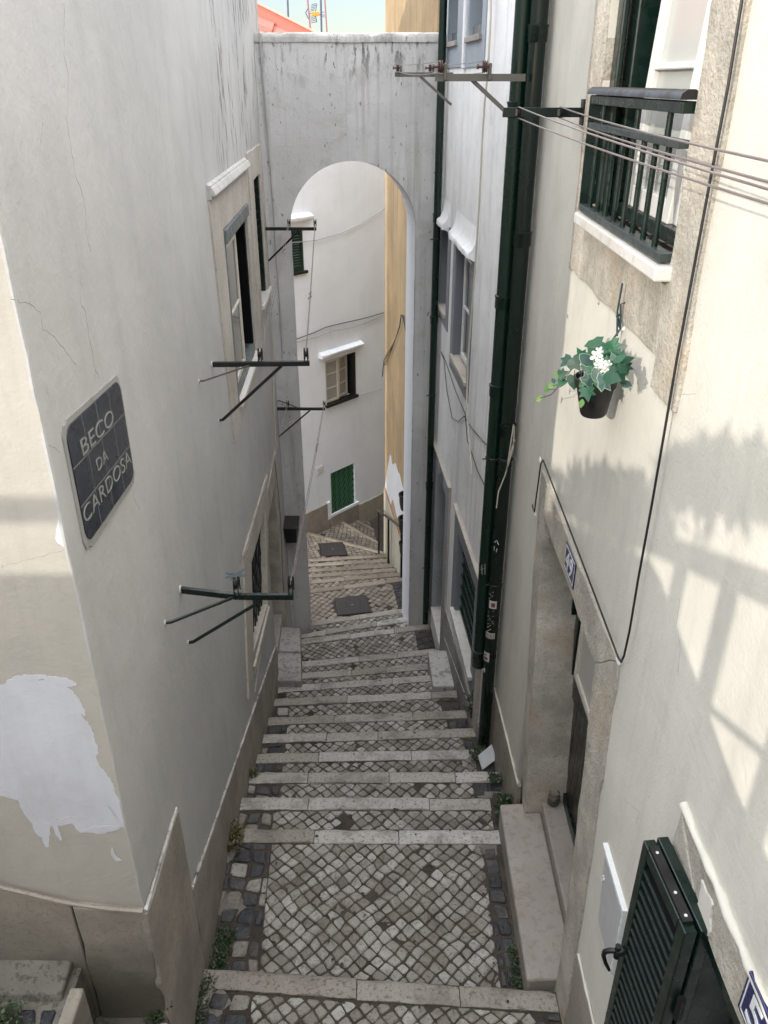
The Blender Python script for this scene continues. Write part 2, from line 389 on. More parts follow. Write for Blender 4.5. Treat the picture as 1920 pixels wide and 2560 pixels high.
# ================================================================ LEFT HOUSE
left = thing('corner_house', 'grey white rendered house on the left with the alley sign on its wall', 'house', (-1.3, 6, -6))
WIN1 = (6.25,7.74,-2.33,-.97,.32); WIN2 = (8.45,9.12,-2.05,-.85,.2); WIN3 = (5.78,7.44,-4.95,-3.78,.28); LDOOR = (7.5,8.85,-6.6,-3.85,.3)
wall_mb(LW, 2.33, 10.12, -9.4, 1.5, [WIN1,WIN2,WIN3,LDOOR]).build('wall', M['left'], left)
MB().quad(NF.p(-3.3,-9.4),NF.p(-1.0532,-9.4),NF.p(-1.0532,1.5),NF.p(-3.3,1.5)).build('end_wall', M['endwall'], left)
b = MB(); pl = [(-1.053-.34,2.67),(-.967-.037*10.12-.34,10.12),(-3.3,10.12),(-3.3,2.67)]
b.add([(x,y,-9.4) for x,y in pl]+[(x,y,1.5) for x,y in pl], [(0,1,5,4),(1,2,6,5),(2,3,7,6),(3,0,4,7),(4,5,6,7)])
b.build('inner_wall', M['farwhite'], left)
rp = [(-1.0,2.2),(-.967-.037*10.12+.1,10.12),(-3.3,10.12),(-3.3,2.2)]
MB().add([(x,y,1.503) for x,y in rp]+[(x,y,1.6) for x,y in rp], [(3,2,1,0),(4,5,6,7),(0,1,5,4),(1,2,6,5),(2,3,7,6),(3,0,4,7)]).build('roof', M['roof'], left)
# chipped corner bead
pts = []; 
for i in range(46):
    z = 1.45-4.65*i/45; pts.append((LW.p(2.33,z)+V((-.004+rnd(-.003,.003), .004+rnd(-.003,.003), 0))))
MB().tube(pts, [rnd(.005,.010) for _ in pts], 6).build('corner_bead', M['left'], left)
# white repair paint on the end wall
patch(NF, [(0,1712),(20,1698),(60,1690),(95,1702),(140,1700),(165,1712),(182,1745),(205,1790),(222,1830),(236,1880),(252,1925),(258,1945),(280,1955),(290,1985),(303,2015),(311,2062),(275,2070),(232,2076),(200,2080),(178,2055),(150,2048),(128,2062),(125,2090),(95,2088),(80,2060),(62,2008),(30,1990),(0,1975),(-120,1960),(-150,1740)], .0007, M['whitepatch'], 'paint_patch', left, jit=.003, sub=5)
patch(NF, [(147,1290),(152,1330),(165,1366),(158,1366),(140,1352),(143,1322)], .0025, M['whitepatch'], 'paint_patch', left, jit=.002)
patch(NF, [(280,2115),(290,2140),(304,2150),(290,2152),(278,2135)], .002, M['whitepatch'], 'paint_patch', left, jit=.002)
# brushed ends of the repair paint
for u,v,du,dv,a_ in ((70,1696,46,9,-.1),(150,1703,40,10,.2),(190,1755,40,10,1.0),(228,1845,46,9,1.25),(262,1945,40,9,1.0),(292,2040,36,10,.9),(255,2073,48,8,-.08),(170,2052,50,9,-.2),(112,2085,34,10,1.35),(70,2030,44,9,1.0),(20,1985,44,9,.3),(236,2078,36,5,.1),(140,2070,34,6,1.2)):
    patch(NF, [(u+du*math.cos(t)*math.cos(a_)-dv*math.sin(t)*math.sin(a_), v+du*math.cos(t)*math.sin(a_)+dv*math.sin(t)*math.cos(a_)) for t in [i*math.pi/6 for i in range(12)]], .0009+rnd(0,.0003), M['whitepatch'], 'brush_stroke', left, jit=.0035, sub=3)
# cracks
for c in ([(160,5),(160,140),(170,190),(168,300),(178,380),(192,450),(205,480),(214,530),(216,590),(227,630)],
          [(202,690),(202,755),(215,785),(222,840),(237,920),(250,948)],
          [(25,748),(65,757),(80,765),(103,785),(106,825),(130,835),(150,860),(190,910)],
          [(332,1225),(335,1250),(350,1275)],[(0,510),(30,430),(55,350)],[(90,385),(105,330),(106,305)],[(115,1110),(140,1120),(150,1132)]):
    crack(LW, c, left)
for c in ([(0,1420),(60,1400),(140,1380),(170,1368)],): crack(NF, c, left)
# plinth
rough_prism(NF, [(-1.045,-4.3),(-1.045,-3.205),(-1.35,-3.16),(-1.35,-4.3)][::-1], -.01, .03, M['plinthend'], 'plinth_block', left)
rough_prism(NF, [(-1.36,-4.3),(-1.36,-3.155),(-1.62,-3.06),(-1.9,-2.90),(-2.4,-2.7),(-2.4,-4.3)][::-1], -.01, .028, M['plinthend'], 'plinth_block', left)
rough_prism(LW, [(2.302,-5.2),(2.99,-5.2),(2.965,-3.30),(2.302,-3.205)], -.01, .022, M['plinth'], 'plinth_block', left)
def lplz(s): return -3.97-.384*(s-3.0)
ps = [3.0,4.0,5.0,5.9,6.8,7.46]
for i in range(3):
    a = [2.998,4.45,5.95][i]; c = [4.444,5.944,7.46][i]
    rough_prism(LW, [(a,lplz(a)-1.1),(c,lplz(c)-1.1),(c,lplz(c)),(a,lplz(a))], -.01, .018, M['plinth'], 'plinth_block', left)
bead = [LW.p(s, lplz(s)+.008+rnd(-.004,.004), .010) for s in [3.0+.09*i for i in range(50)]]
MB().tube(bead, [rnd(.006,.012) for _ in bead], 6).build('mortar_bead', M['archwhite'], left)
bead = [LW.p(s, -3.205-.145*(s-2.33)+rnd(-.004,.004)+.006, .012) for s in [2.31+.05*i for i in range(14)]]+[LW.p(2.98,-3.32,.01)]
MB().tube(bead, [rnd(.005,.010) for _ in bead], 6).build('mortar_bead', M['archwhite'], left)
bead = [NF.p(x, z+.008+rnd(-.004,.004), .022) for x,z in [(-1.05,-3.205),(-1.1,-3.2),(-1.2,-3.185),(-1.3,-3.165),(-1.4,-3.14),(-1.5,-3.1),(-1.62,-3.06),(-1.75,-2.98),(-1.9,-2.9),(-2.4,-2.7)]]
MB().tube(bead, [rnd(.008,.014) for _ in bead], 6).build('mortar_bead', M['plinth'], left)

def ring(F, outer, inner, o0, o1, m, parent, names=('sill_stone','jamb_stone','lintel_stone','jamb_stone'), jit=.004):
    """outer/inner quads: bottom-a, bottom-b, top-b, top-a -> four stones with fine joints"""
    for i,nm in enumerate(names):
        j = (i+1)%4
        rough_prism(F, [outer[i],outer[j],inner[j],inner[i]], o0, o1+.002*(i%2), m, nm, parent, jit=jit)
# window 1 : open casement with slate frame
w = MB().fbox(LW,6.25,6.31,-2.33,-.97,-.05,.018).fbox(LW,6.25,7.74,-1.07,-.97,-.05,.035).fbox(LW,6.31,7.69,-2.33,-2.23,-.05,.0).build('window', M['frameslate'], left, bevel=.005)
ring(LW, [(5.9,-2.52),(8.02,-2.52),(7.93,-.66),(5.76,-.66)], [(6.25,-2.33),(7.74,-2.33),(7.74,-.97),(6.25,-.97)], -.04, .014, M['surround2'], w)
MB().prism(LW, [(5.76,-.70),(7.92,-.70),(7.92,-.615),(5.76,-.615)], 0, .03).build('hood', M['hood'], w)
hd = MB(); hp = [(0,-.68),(.055,-.685),(.062,-.67),(.04,-.63),(0,-.60)]
hd.add([LW.p(5.77,z,o) for o,z in hp]+[LW.p(7.93,z,o) for o,z in hp], [(0,1,2,3,4),(9,8,7,6,5)]+[(i,5+i,5+(i+1)%5,(i+1)%5) for i in range(5)]); hd.build('hood', M['hood'], w, bevel=.01)
MB().fbox(LW,6.30,7.8,-2.37,-2.325,-.04,.045).build('sill', M['marble'], w, bevel=.006)
sash(LW, 6.38, 7.03, -2.22, -1.09, -.005, w, M['framecream'], M['glass'], bars=1, w=.05, t=.035)
MB().fbox(LW,6.26,7.73,-2.32,-.98,-.315,-.30).fbox(LW,7.655,7.736,-2.23,-1.07,-.299,-.012).build('room_darkness', M['dark'], w)  # black sheet and side lining paint the darkness of the room
# window 2 beside the arch : closed dark leaf
w = MB().fbox(LW,8.45,9.12,-2.05,-.85,-.10,-.05).fbox(LW,9.06,9.12,-2.05,-.85,-.05,-.005).build('window', M['green'], left, bevel=.004)
ring(LW, [(8.1,-2.2),(9.40,-2.2),(9.40,-.58),(8.1,-.58)], [(8.45,-2.05),(9.12,-2.05),(9.12,-.85),(8.45,-.85)], -.03, .014, M['surround2'], w)
MB().fbox(LW,8.42,9.3,-2.10,-2.045,-.06,.045).build('sill', M['marble'], w, bevel=.006)
# window 3 with wavy iron grille
w = MB().fbox(LW,5.79,7.43,-4.94,-3.79,-.275,-.26).build('window', M['dark'], left)  # black sheet stands for the dark inside
inn = [(5.83,-4.52),(7.05,-4.83),(7.42,-3.93),(6.17,-3.80)]
ring(LW, [(5.36,-4.66),(7.13,-5.02),(7.80,-3.70),(5.79,-3.48)], inn, -.10, .014, M['surround2'], w)
MB().prism(LW, [(5.76,-3.50),(7.79,-3.72),(7.79,-3.68),(5.76,-3.46)], 0, .028).build('ledge', M['surround'], w, bevel=.006)
MB().prism(LW, [(5.74,-4.70),(7.07,-4.93),(7.06,-4.86),(5.73,-4.60)], -.08, .035).build('sill', M['surround2'], w, bevel=.006)
g = MB()
for i in range(9):
    t = (i+.6)/9.2; s0 = inn[0][0]+(inn[1][0]-inn[0][0])*t; s1 = inn[3][0]+(inn[2][0]-inn[3][0])*t
    zb = inn[0][1]+(inn[1][1]-inn[0][1])*t; zt = inn[3][1]+(inn[2][1]-inn[3][1])*t
    g.tube([LW.p(s0+(s1-s0)*k/16+.035*math.sin(k*1.57+i*3.14), zb+(zt-zb)*k/16, -.045) for k in range(17)], .009, 6)
for q in (.25,.55,.85):
    a = [inn[0][j]+(inn[3][j]-inn[0][j])*q for j in (0,1)]; c = [inn[1][j]+(inn[2][j]-inn[1][j])*q for j in (0,1)]
    g.bar(LW.p(*a,-.05), LW.p(*c,-.05), .012, .022)
g.build('grille', M['black'], w, smooth=True)
# doorway next to the arch
d = MB().fbox(LW,7.51,8.5,-6.0,-4.13,-.27,-.22).build('door', M['wood'], left, bevel=.004)
rough_prism(LW, [(8.5,-6.6),(8.84,-6.6),(8.84,-3.86),(8.5,-3.86)], -.29, .012, M['surround'], 'jamb_stone', d)
rough_prism(LW, [(7.51,-4.13),(8.497,-4.13),(8.497,-3.86),(7.51,-3.86)], -.29, .015, M['surround'], 'lintel_stone', d)
for a,c in ((7.51,7.62),(7.625,8.22),(8.225,8.497)):
    MB().fbox(LW,a,c,-6.55,-5.98,-.29,-.012).build('threshold_slab', M['step'], d, bevel=.004)
MB().tube([LW.p(8.6,-3.9,.02)]+[LW.p(8.6+.12*math.sin(i),-4.1-.33*i,.025) for i in range(6)], .004,5).build('cable', M['wiredark'], d)
# mould streaks sit in the material; stone step in front of the door
ds = thing('doorstep', 'grey stone block step below the left doorway beside the arch', 'step', (-1.1,7.8,-6.4))
for y0,y1,x0,x1 in ((7.32,7.86,-.945,-1.005),(7.866,8.38,-1.005,-1.06)):
    MB().hexa([(-1.30,y0,-6.9),(x0,y0,-6.9),(x1,y1,-6.9),(-1.30,y1,-6.9),(-1.30,y0,-6.07),(x0,y0,-6.08),(x1,y1,-6.10),(-1.30,y1,-6.09)]).build('slab', M['cement'], ds, bevel=.02)

# street sign of tiles
sg = thing('street_sign', 'dark tiled street sign with ivory lettering on the left wall', 'sign', LW.p(2.82,-1.25))
S0,S1,ZB,ZT = 2.487,3.158,-1.475,-1.037
def rrect(a,b,c,d,r,n=5):
    out=[]
    for cx,cz,t0 in ((b-r,c+r,-90),(b-r,d-r,0),(a+r,d-r,90),(a+r,c+r,180)):
        out += [(cx+r*math.cos(math.radians(t0+90*i/n)), cz+r*math.sin(math.radians(t0+90*i/n))) for i in range(n+1)]
    return out
sk = lambda pts: [(a, z-.055*(a-S0)/(S1-S0)+.025) for a,z in pts]
MB().prism(LW, sk(rrect(S0,S1,ZB,ZT,.055)), -.004, .010).build('tiles', M['tile'], sg, bevel=.002)
halo = [(a+rnd(-.006,.010)*(1 if a>2.8 else -1), z+rnd(-.004,.012)*(1 if z>-1.25 else -1)) for a,z in sk(rrect(S0-.018,S1+.018,ZB-.022,ZT+.014,.06,8))]
MB().prism(LW, halo, -.004, .006).build('mortar_border', M['mortar'], sg)
g = MB()
def wob(a, b, w=.0022):
    n=12; L = [(a[0]+(b[0]-a[0])*i/n+rnd(-.0015,.0015), a[1]+(b[1]-a[1])*i/n+rnd(-.0015,.0015)) for i in range(n+1)]
    for i in range(n):
        p,q = L[i],L[i+1]; dx,dz = q[0]-p[0],q[1]-p[1]; l=math.hypot(dx,dz); nx,nz=-dz/l*w,dx/l*w
        g.prism(LW,[(p[0]-nx,p[1]-nz),(q[0]-nx,q[1]-nz),(q[0]+nx,q[1]+nz),(p[0]+nx,p[1]+nz)],.009,.0106)
for i in (1,2,3): s_ = S0+(S1-S0)*i/4; wob((s_, ZB-.02-.0), (s_, ZT+.01)) if False else wob(sk([(s_,ZB)])[0], sk([(s_,ZT)])[0])
for j in (1,2): z_ = ZB+(ZT-ZB)*j/3; wob(sk([(S0,z_)])[0], sk([(S1,z_)])[0])
g.build('joint', M['tilejoint'], sg)
def stext(txt, a, b, c, d, offs=0):
    o = text(LW, 0, txt, a, b, c, d, .0108, M['letter'], 'lettering', sg, offs)
    for v in o.data.vertices:
        q = o.matrix_parent_inverse  # vertices are in world space
        s_ = (v.co.y); v.co.z += -.055*(s_-S0)/(S1-S0)+.025
stext('BECO', 2.597, 3.0, -1.176, -1.114, -.006)
stext('DA', 2.718, 2.855, -1.281, -1.234, -.012)
stext('CARDOSA', 2.495, 3.140, -1.400, -1.339, -.009)

# ---- clothes racks on the left wall
def beam(mb, a, b, w=.026, h=.034): mb.bar(a, b, w, h)
def pulley(base, parent, h=.085, axis=V((1,0,0)), m='black'):
    w_ = V((0,1,0)); base = V(base); r = h*.30
    mb = MB()
    for sx in (-1,1):
        c = base+axis*(sx*.011)
        arc = [c+V((0,-r*.95,0))] + [c+V((0,-r*.95*math.cos(t),h-r+r*math.sin(t))) for t in [math.pi*i/8 for i in range(9)]] + [c+V((0,r*.95,0))]
        mb.tube(arc, .0035, 5)
    o = mb.build('pulley', M[m], parent, smooth=True)
    MB().lathe(base+V((0,0,h*.52))-axis*.008, [(r*.95,0),(r*.7,.005),(r*.7,.011),(r*.95,.016)], 14, axis).build('wheel', M[m], o, smooth=True)
    return base+V((0,0,h*.52))
def onbeam(u, v, y): return atY(u, v, y)
def rack(name, label, a_pix, tip, braces, pulls, m='black', bend=None, hp=.085, grp='clothes drying racks on the left wall', w=.026, h=.034, loc=None):
    s_, z_ = LW.hit(*a_pix); p0 = LW.p(s_, z_, -.02); y = p0.y
    t = thing(name, label, 'clothes rack', p0, grp)
    pt = [p0]+([atY(*bend,y)] if bend else [])+[atY(*tip,y)]
    mb = MB()
    for i in range(len(pt)-1): beam(mb, pt[i], pt[i+1], w, h)
    mb.build('arm', M[m], t, bevel=.003)
    for i,(wp, bp, thick) in enumerate(braces):
        q = LW.p(*LW.hit(*wp), -.01); e = atY(*bp, y); k = LW.p(*LW.hit(*wp), .05)+ (e-q)*.06
        o = MB().tube([q, q+LW.n*.03+(e-q)*.02, e], thick, 8).build('brace', M['brownmetal' if thick<.008 else m], t, smooth=True)
        MB().lathe(LW.p(*LW.hit(*wp),0), [(.016,0),(.014,.006)], 10, LW.n).build('rosette', M['left'], o)
    out = []
    for u,v in pulls: out.append(pulley(atY(u,v,y)+V((0,0,h/2)), t, hp))
    MB().lathe(LW.p(s_,z_,0), [(.024,0),(.02,.008)], 10, LW.n).build('rosette', M['left'], t)
    return out
pA = rack('clothes_rack', 'black clothes rack with two pulleys fixed beside the open casement on the left', (529,911), (774,908), [((497,953),(626,913),.006),((547,1052),(704,914),.011)], [(652,908),(766,907)])
pB = rack('clothes_rack', 'short green black clothes rack highest beside the arch above the louvred shutter', (660,572), (791,572), [((667,652),(747,577),.011)], [(723,570),(788,570)], hp=.075)
pC = rack('clothes_rack', 'black clothes rack with thin upper bars before the arch pier above the black box', (691,1022), (813,1022), [((693,1092),(775,1026),.010),((693,1001),(741,1018),.006)], [(720,1020),(811,1020)], hp=.075)
pD = rack('clothes_rack', 'dark green bent clothes rack in front of the low grilled window', (450,1473), (734,1491), [((412,1557),(588,1492),.009),((470,1607),(654,1502),.010)], [(594,1488),(729,1488)], m='green', bend=(596,1491), hp=.10)
def loopline(name, label, a, b, sag=.02, grp='clothes lines between the left racks', knot=None):
    t = thing(name, label, 'clothes line', a, grp)
    MB().tube(lsag(a+V((0,0,.022)), b+V((0,0,.022)), sag), .0026, 5).tube(lsag(a-V((0,0,.022)), b-V((0,0,.018)), sag*1.6), .0026, 5).build('line', M['wire'], t)
    if knot:
        k = V(a).lerp(V(b), knot); 
        MB().tube([k+V((rnd(-.012,.012),(.05*(i-3))*.7,rnd(-.012,.014)-.02)) for i in range(7)], .005, 5).build('knot', M['wire'], t)
loopline('clothes_line', 'inner clothes line from the casement rack up to the highest rack', pA[0], pB[0], knot=.72)
loopline('clothes_line', 'outer clothes line from the casement rack up to the highest rack', pA[1], pB[1], knot=.35)
loopline('clothes_line', 'inner clothes line from the bent green rack to the pier rack', pD[0], pC[0], knot=None)
loopline('clothes_line', 'outer clothes line from the bent green rack to the pier rack', pD[1], pC[1], knot=.6)
rg = thing('rag', 'scrap of pale blue rag tied on the bent green rack', 'rag', pD[0]+V((0,0,.06)))
mb = MB()
for i in range(9):
    a_ = i*.7; c = pD[0]+V((0,0,.055)); e = c+V((math.cos(a_)*.055, math.sin(a_*1.7)*.03, .02*math.sin(a_*2.3)))
    n_ = V((0,0,.014)); mb.add([c-n_*.4, c+n_, e+n_*.7, e-n_*.3, e+V((.002,.004,0)), c+V((.002,.004,0))], [(0,1,2,3),(1,5,4,2),(0,3,4,5)])
mb.build('cloth', paint('blue_rag',(.16,.20,.235),rough=.9), rg)
# ================================================================ CREAM HOUSE (right)
cream = thing('cream_house', 'sunlit cream rendered house on the right with granite framed door and window', 'house', (1.3,3,-5))
RWIN = (2.88,4.2,-.62,.92,.34); RDOOR = (2.8,4.45,-5.0,-2.36,.34); RLOW = (.7,1.66,-4.8,-2.31,.3)
wall_mb(RW, -1.5, 5.75, -9.4, 1.05, [RWIN,RDOOR,RLOW]).build('wall', M['cream'], cream)
MB().quad((1.0,5.75,-9.4),(.9213,5.75,-9.4),(.9213,5.75,1.05),(1.0,5.75,1.05)).build('return_wall', M['white'], cream)
MB().box((1.36,-1.5,-9.4),(6,5.745,1.05)).build('inner_wall', M['cream'], cream)
MB().box((.92,-1.6,1.053),(6,5.745,1.15)).build('roof', M['roof'], cream)
# upper window
w = MB().fbox(RW,4.06,4.195,-.56,91e-2,-.22,-.085).fbox(RW,4.10,4.195,-.56,91e-2,-.06,-.03).fbox(RW,2.885,4.06,-.56,-.50,-.24,-.10).build('window', M['green'], cream, bevel=.008)
rough_prism(RW, [(4.2,-.885),(4.45,-.885),(4.46,1.04),(4.2,1.04)], -.30, .012, M['surround'], 'jamb_stone', w, jit=.012)
rough_prism(RW, [(2.6,-1.0),(2.88,-1.0),(2.88,1.04),(2.6,1.04)], -.30, .014, M['surround'], 'jamb_stone', w, jit=.012)
rough_prism(RW, [(2.883,-.885),(4.197,-.885),(4.197,-.60),(2.883,-.60)], -.30, .010, M['surround'], 'apron_stone', w, jit=.010)
rough_prism(RW, [(2.883,.922),(4.197,.922),(4.197,1.04),(2.883,1.04)], -.30, .010, M['surround'], 'lintel_stone', w, jit=.010)
MB().fbox(RW,2.84,4.18,-.612,-.562,-.05,.072).build('sill', M['marble'], w, bevel=.007)
def tilted(s0, s1, z0, z1, tilt, o, nm):
    sk_ = lambda q: [(a+tilt*(z+.5), z) for a,z in q]
    mb = MB(); w_ = .075
    for q in ([(s0,z0),(s0+w_,z0),(s0+w_,z1),(s0,z1)],[(s1-w_,z0),(s1,z0),(s1,z1),(s1-w_,z1)],[(s0+w_,z0),(s1-w_,z0),(s1-w_,z0+.09),(s0+w_,z0+.09)],[(s0+w_,z1-.09),(s1-w_,z1-.09),(s1-w_,z1),(s0+w_,z1)],[(s0+w_,.04),(s1-w_,.04),(s1-w_,.065),(s0+w_,.065)]):
        mb.prism(RW, sk_(q), o-.045, o)
    ob = mb.build(nm, M['frame'], w, bevel=.006)
    MB().prism(RW, sk_([(s0+w_-.01,z0+.08),(s1-w_+.01,z0+.08),(s1-w_+.01,z1-.08),(s0+w_-.01,z1-.08)]), o-.03, o-.024).build('pane', M['glasspale'], ob)
tilted(3.36, 4.0, -.50, .88, -.19, -.115, 'sash')
tilted(2.70, 3.352, -.50, .88, -.05, -.135, 'sash')
MB().fbox(RW,2.75,4.3,-.6,91e-2,-.338,-.33).build('room_darkness', M['dark'], w)  # black sheet, darkness behind the sashes
MB().fbox(RW,2.95,3.75,-.45,.85,-.30,-.295).build('curtain', M['curtain'], w)
# window guard
gd = thing('window_guard', 'glossy black balustrade guard across the upper right window', 'window guard', RW.p(3.5,-.54))
hr = MB(); prof = [(-.035,-.012),(-.03,.006),(-.012,.018),(.012,.018),(.03,.006),(.035,-.012)]
hr.add([RW.p(2.875,-.04+z,.03+o) for o,z in prof]+[RW.p(4.205,-.04+z,.03+o) for o,z in prof], [(5,4,3,2,1,0),(6,7,8,9,10,11)]+[(i,(i+1)%6,6+(i+1)%6,6+i) for i in range(6)])
fix_normals(hr.build('handrail', M['black'], gd, smooth=True))
M_ = MB().fbox(RW,2.885,4.195,-.092,-.056,.005,.05); M_.build('top_rail', M['green'], gd, bevel=.003)
MB().fbox(RW,2.885,4.195,-.195,-.168,.008,.048).build('middle_rail', paint('grey_green_rail',(.03,.04,.04),rough=.4), gd, bevel=.003)
MB().fbox(RW,2.885,4.195,-.555,-.525,.002,.052).build('bottom_rail', paint('grey_green_rail',(.03,.04,.04),rough=.4), gd, bevel=.003)
pl_ = MB().fbox(RW,4.185,4.199,-.525,-.06,-.11,.05).build('side_plate', M['green'], gd)
for z in (-.13,-.43): MB().lathe(RW.p(4.185,z,-.01),[(.008,0),(.006,.004)],10,V((0,-1,0))).build('bolt', M['galv'], pl_)
for i in range(8):
    s_ = 4.06-.148*i; MB().tube([RW.p(s_,-.53,.028),RW.p(s_,-.19,.028)], .0115, 10).build('baluster', M['green'], gd, smooth=True)
for s_ in (4.0,3.45,3.06): MB().tube([RW.p(s_,-.175,.028),RW.p(s_,-.08,.028)], .0115, 10).build('baluster', M['green'], gd, smooth=True)

# door 49
d = MB().fbox(RW,2.82,4.44,-4.5,-2.37,-.335,-.275).build('door', M['wood'], cream, bevel=.003)
mb = MB().fbox(RW,4.22,4.30,-4.46,-2.37,-.275,-.235).fbox(RW,4.32,4.40,-4.46,-2.37,-.275,-.21).fbox(RW,2.84,4.22,-3.62,-3.45,-.275,-.25).fbox(RW,2.84,4.22,-4.46,-4.38,-.275,-.25)
mb.build('door_frame', M['green'], d, bevel=.005)
bd = MB()
for i in range(11): bd.fbox(RW,3.0+i*.11,3.0+i*.11+.104,-4.38,-3.62,-.277,-.268)
bd.build('boards', M['wood'], d, bevel=.003)
sash(RW, 2.95, 4.17, -3.42, -2.45, -.235, d, M['framecream'], M['glasspale'], bars=0, w=.05, t=.035)
rough_prism(RW, [(3.02,-2.40),(4.40,-2.37),(4.615,-2.15),(2.72,-2.16)], -.30, .016, M['surround'], 'lintel_stone', d, jit=.010)
rough_prism(RW, [(4.05,-4.55),(4.13,-4.60),(4.32,-4.1),(4.44,-3.5),(4.575,-2.9),(4.615,-2.153),(4.403,-2.372),(4.35,-2.9),(4.19,-3.6),(4.13,-4.1)], -.32, .012, M['surround'], 'jamb_stone', d, jit=.008)
rough_prism(RW, [(2.60,-5.0),(2.84,-5.0),(2.86,-4.0),(3.017,-2.403),(2.722,-2.163),(2.64,-3.9)], -.32, .014, M['surround'], 'jamb_stone', d, jit=.012)
MB().fbox(RW,2.85,4.20,-5.2,-4.47,-.30,-.107).build('threshold', M['step'], d, bevel=.012)
rough_prism(RW, [(4.02,-4.9),(4.16,-4.9),(4.15,-4.60),(4.04,-4.57)], -.12, .008, M['surround'], 'base_stone', d, jit=.012)
st = thing('doorstep', 'large smooth stone block step in front of door 49', 'step', (.95,3.5,-4.77))
MB().hexa([(.845,2.86,-5.3),(1.106,2.86,-5.3),(1.106,4.15,-5.3),(.845,4.15,-5.3),(.822,2.86,-4.57),(1.106,2.86,-4.55),(1.106,4.15,-4.55),(.828,4.15,-4.57)]).build('slab', M['step'], st, bevel=.018, seg=3)
jr = thing('glass_jar', 'empty glass jar standing on the threshold of door 49', 'jar', (1.184,4.06,-4.47))
MB().lathe((1.184,4.06,-4.468), [(.036,0),(.041,.006),(.041,.082),(.034,.092),(.034,.10),(.037,.102),(.037,.108),(.031,.108),(.031,.094),(.037,.08),(.037,.01),(.0,.009)], 24, cap=False).build('jar_body', M['jarglass'], jr, smooth=True)
MB().lathe((1.184,4.06,-4.468), [(.0418,.02),(.0418,.065)], 24, cap=False).build('paper_label', paint('jar_label',(.06,.065,.05)), jr, smooth=True)
# plinths
def rplz(s): return -4.60-.161*(s-4.35)
for a,c in ((4.34,4.80),(4.804,5.2),(5.204,5.748)):
    rough_prism(RW, [(a,-6.6),(c,-6.6),(c,rplz(c)-.0),(a,rplz(a))], -.02, .014, M['plinth'], 'plinth_block', cream)
bead = [RW.p(s, rplz(s)+.006+rnd(-.003,.003), .008) for s in [4.36+.07*i for i in range(20)]]
MB().tube(bead, [rnd(.006,.011) for _ in bead], 6).build('mortar_bead', M['cream'], cream)
rough_prism(RW, [(1.7,-5.6),(2.59,-5.6),(2.60,-3.945),(1.7,-3.93)], -.02, .014, M['plinth'], 'plinth_block', cream)
bead = [RW.p(1.7+.06*i, -3.935+rnd(-.003,.003), .008) for i in range(16)]
MB().tube(bead, [rnd(.005,.009) for _ in bead], 6).build('mortar_bead', M['cream'], cream)
patch(RW, [(1432,600),(1418,690),(1408,800),(1424,835),(1432,700),(1440,620)], .0015, M['cream'], 'repair_patch', cream)
for c_ in ([(1700,1500),(1690,1560),(1702,1620),(1695,1690)],[(1640,960),(1690,990),(1740,985)],[(1560,2000),(1600,2030),(1590,2060)],[(1330,930),(1336,1000),(1330,1060)]): crack(RW, c_, cream, .0007)
for u,v in ((1498,757),(1421,790)):
    s_,z_ = RW.hit(u,v); mb = MB()
    for i in range(4): mb.lathe(RW.p(s_+rnd(-.008,.008), z_+rnd(-.008,.008), -.002), [(rnd(.006,.010),0),(.004,rnd(.005,.012))], 7, RW.n)
    mb.build('plaster_lump', M['surround'], cream)
# lower right doorway and its shutter
lo = MB().fbox(RW,.72,1.64,-4.75,-2.33,-.295,-.25).build('door', M['dark'], cream)  # black sheet closing the opening, painted as its dark inside
rough_prism(RW, [(.6,-2.31),(1.655,-2.31),(1.915,-2.135),(.6,-2.115)], -.26, .012, M['surround'], 'lintel_stone', lo, jit=.012)
rough_prism(RW, [(1.66,-4.8),(1.90,-4.8),(1.912,-2.14),(1.66,-2.305)], -.26, .015, M['surround'], 'jamb_stone', lo, jit=.012)
bead = [RW.p(1.915-.05*i, -2.118+.004*math.sin(i*2.1)+rnd(-.004,.004), .008) for i in range(27)]
MB().tube(bead, [rnd(.012,.018) for _ in bead], 8).build('render_lip', M['cream'], lo, smooth=True)
patch(RW, [(1768,2205),(1780,2230),(1793,2262),(1790,2300),(1784,2335),(1760,2322),(1748,2300),(1750,2280),(1762,2255)], .0185, M['cream'], 'render_patch', lo)
fr = MB().fbox(RW,1.585,1.652,-4.75,-2.315,-.20,.006).fbox(RW,.72,1.585,-2.375,-2.315,-.20,.004).build('door_frame', M['green'], lo, bevel=.005)
MB().fbox(RW,1.05,1.50,-4.7,-2.40,-.235,-.20).fbox(RW,1.10,1.45,-4.6,-2.5,-.20,-.185).build('door_leaf', M['frame'], lo, bevel=.012)
SHF = Frame((.925,1.575,0), (-.085,1,0), True)
sh = MB().fbox(SHF,.0,.048,-4.3,-2.285,-.03,.012).fbox(SHF,.302,.345,-4.3,-2.285,-.03,.012).fbox(SHF,.048,.302,-2.335,-2.285,-.03,.012).fbox(SHF,.048,.302,-3.62,-3.54,-.03,.012).fbox(SHF,.048,.302,-4.3,-4.24,-.03,.012).build('shutter', M['green'], lo, bevel=.004)
sl, lp_ = MB(), MB()
for i in range(24):
    z = -2.385-.051*i
    sl.add([SHF.p(.046,z,.008),SHF.p(.304,z,.008),SHF.p(.304,z+.026,-.028),SHF.p(.046,z+.026,-.028),SHF.p(.046,z-.007,.006),SHF.p(.304,z-.007,.006),SHF.p(.304,z+.019,-.030),SHF.p(.046,z+.019,-.030)], [(0,1,2,3),(7,6,5,4),(0,4,5,1),(1,5,6,2),(2,6,7,3),(3,7,4,0)])
    lp_.fbox(SHF,.049,.301,z-.010,z+.002,.0065,.0115)
ls_ = sl.build('louvre', M['dark'], sh)
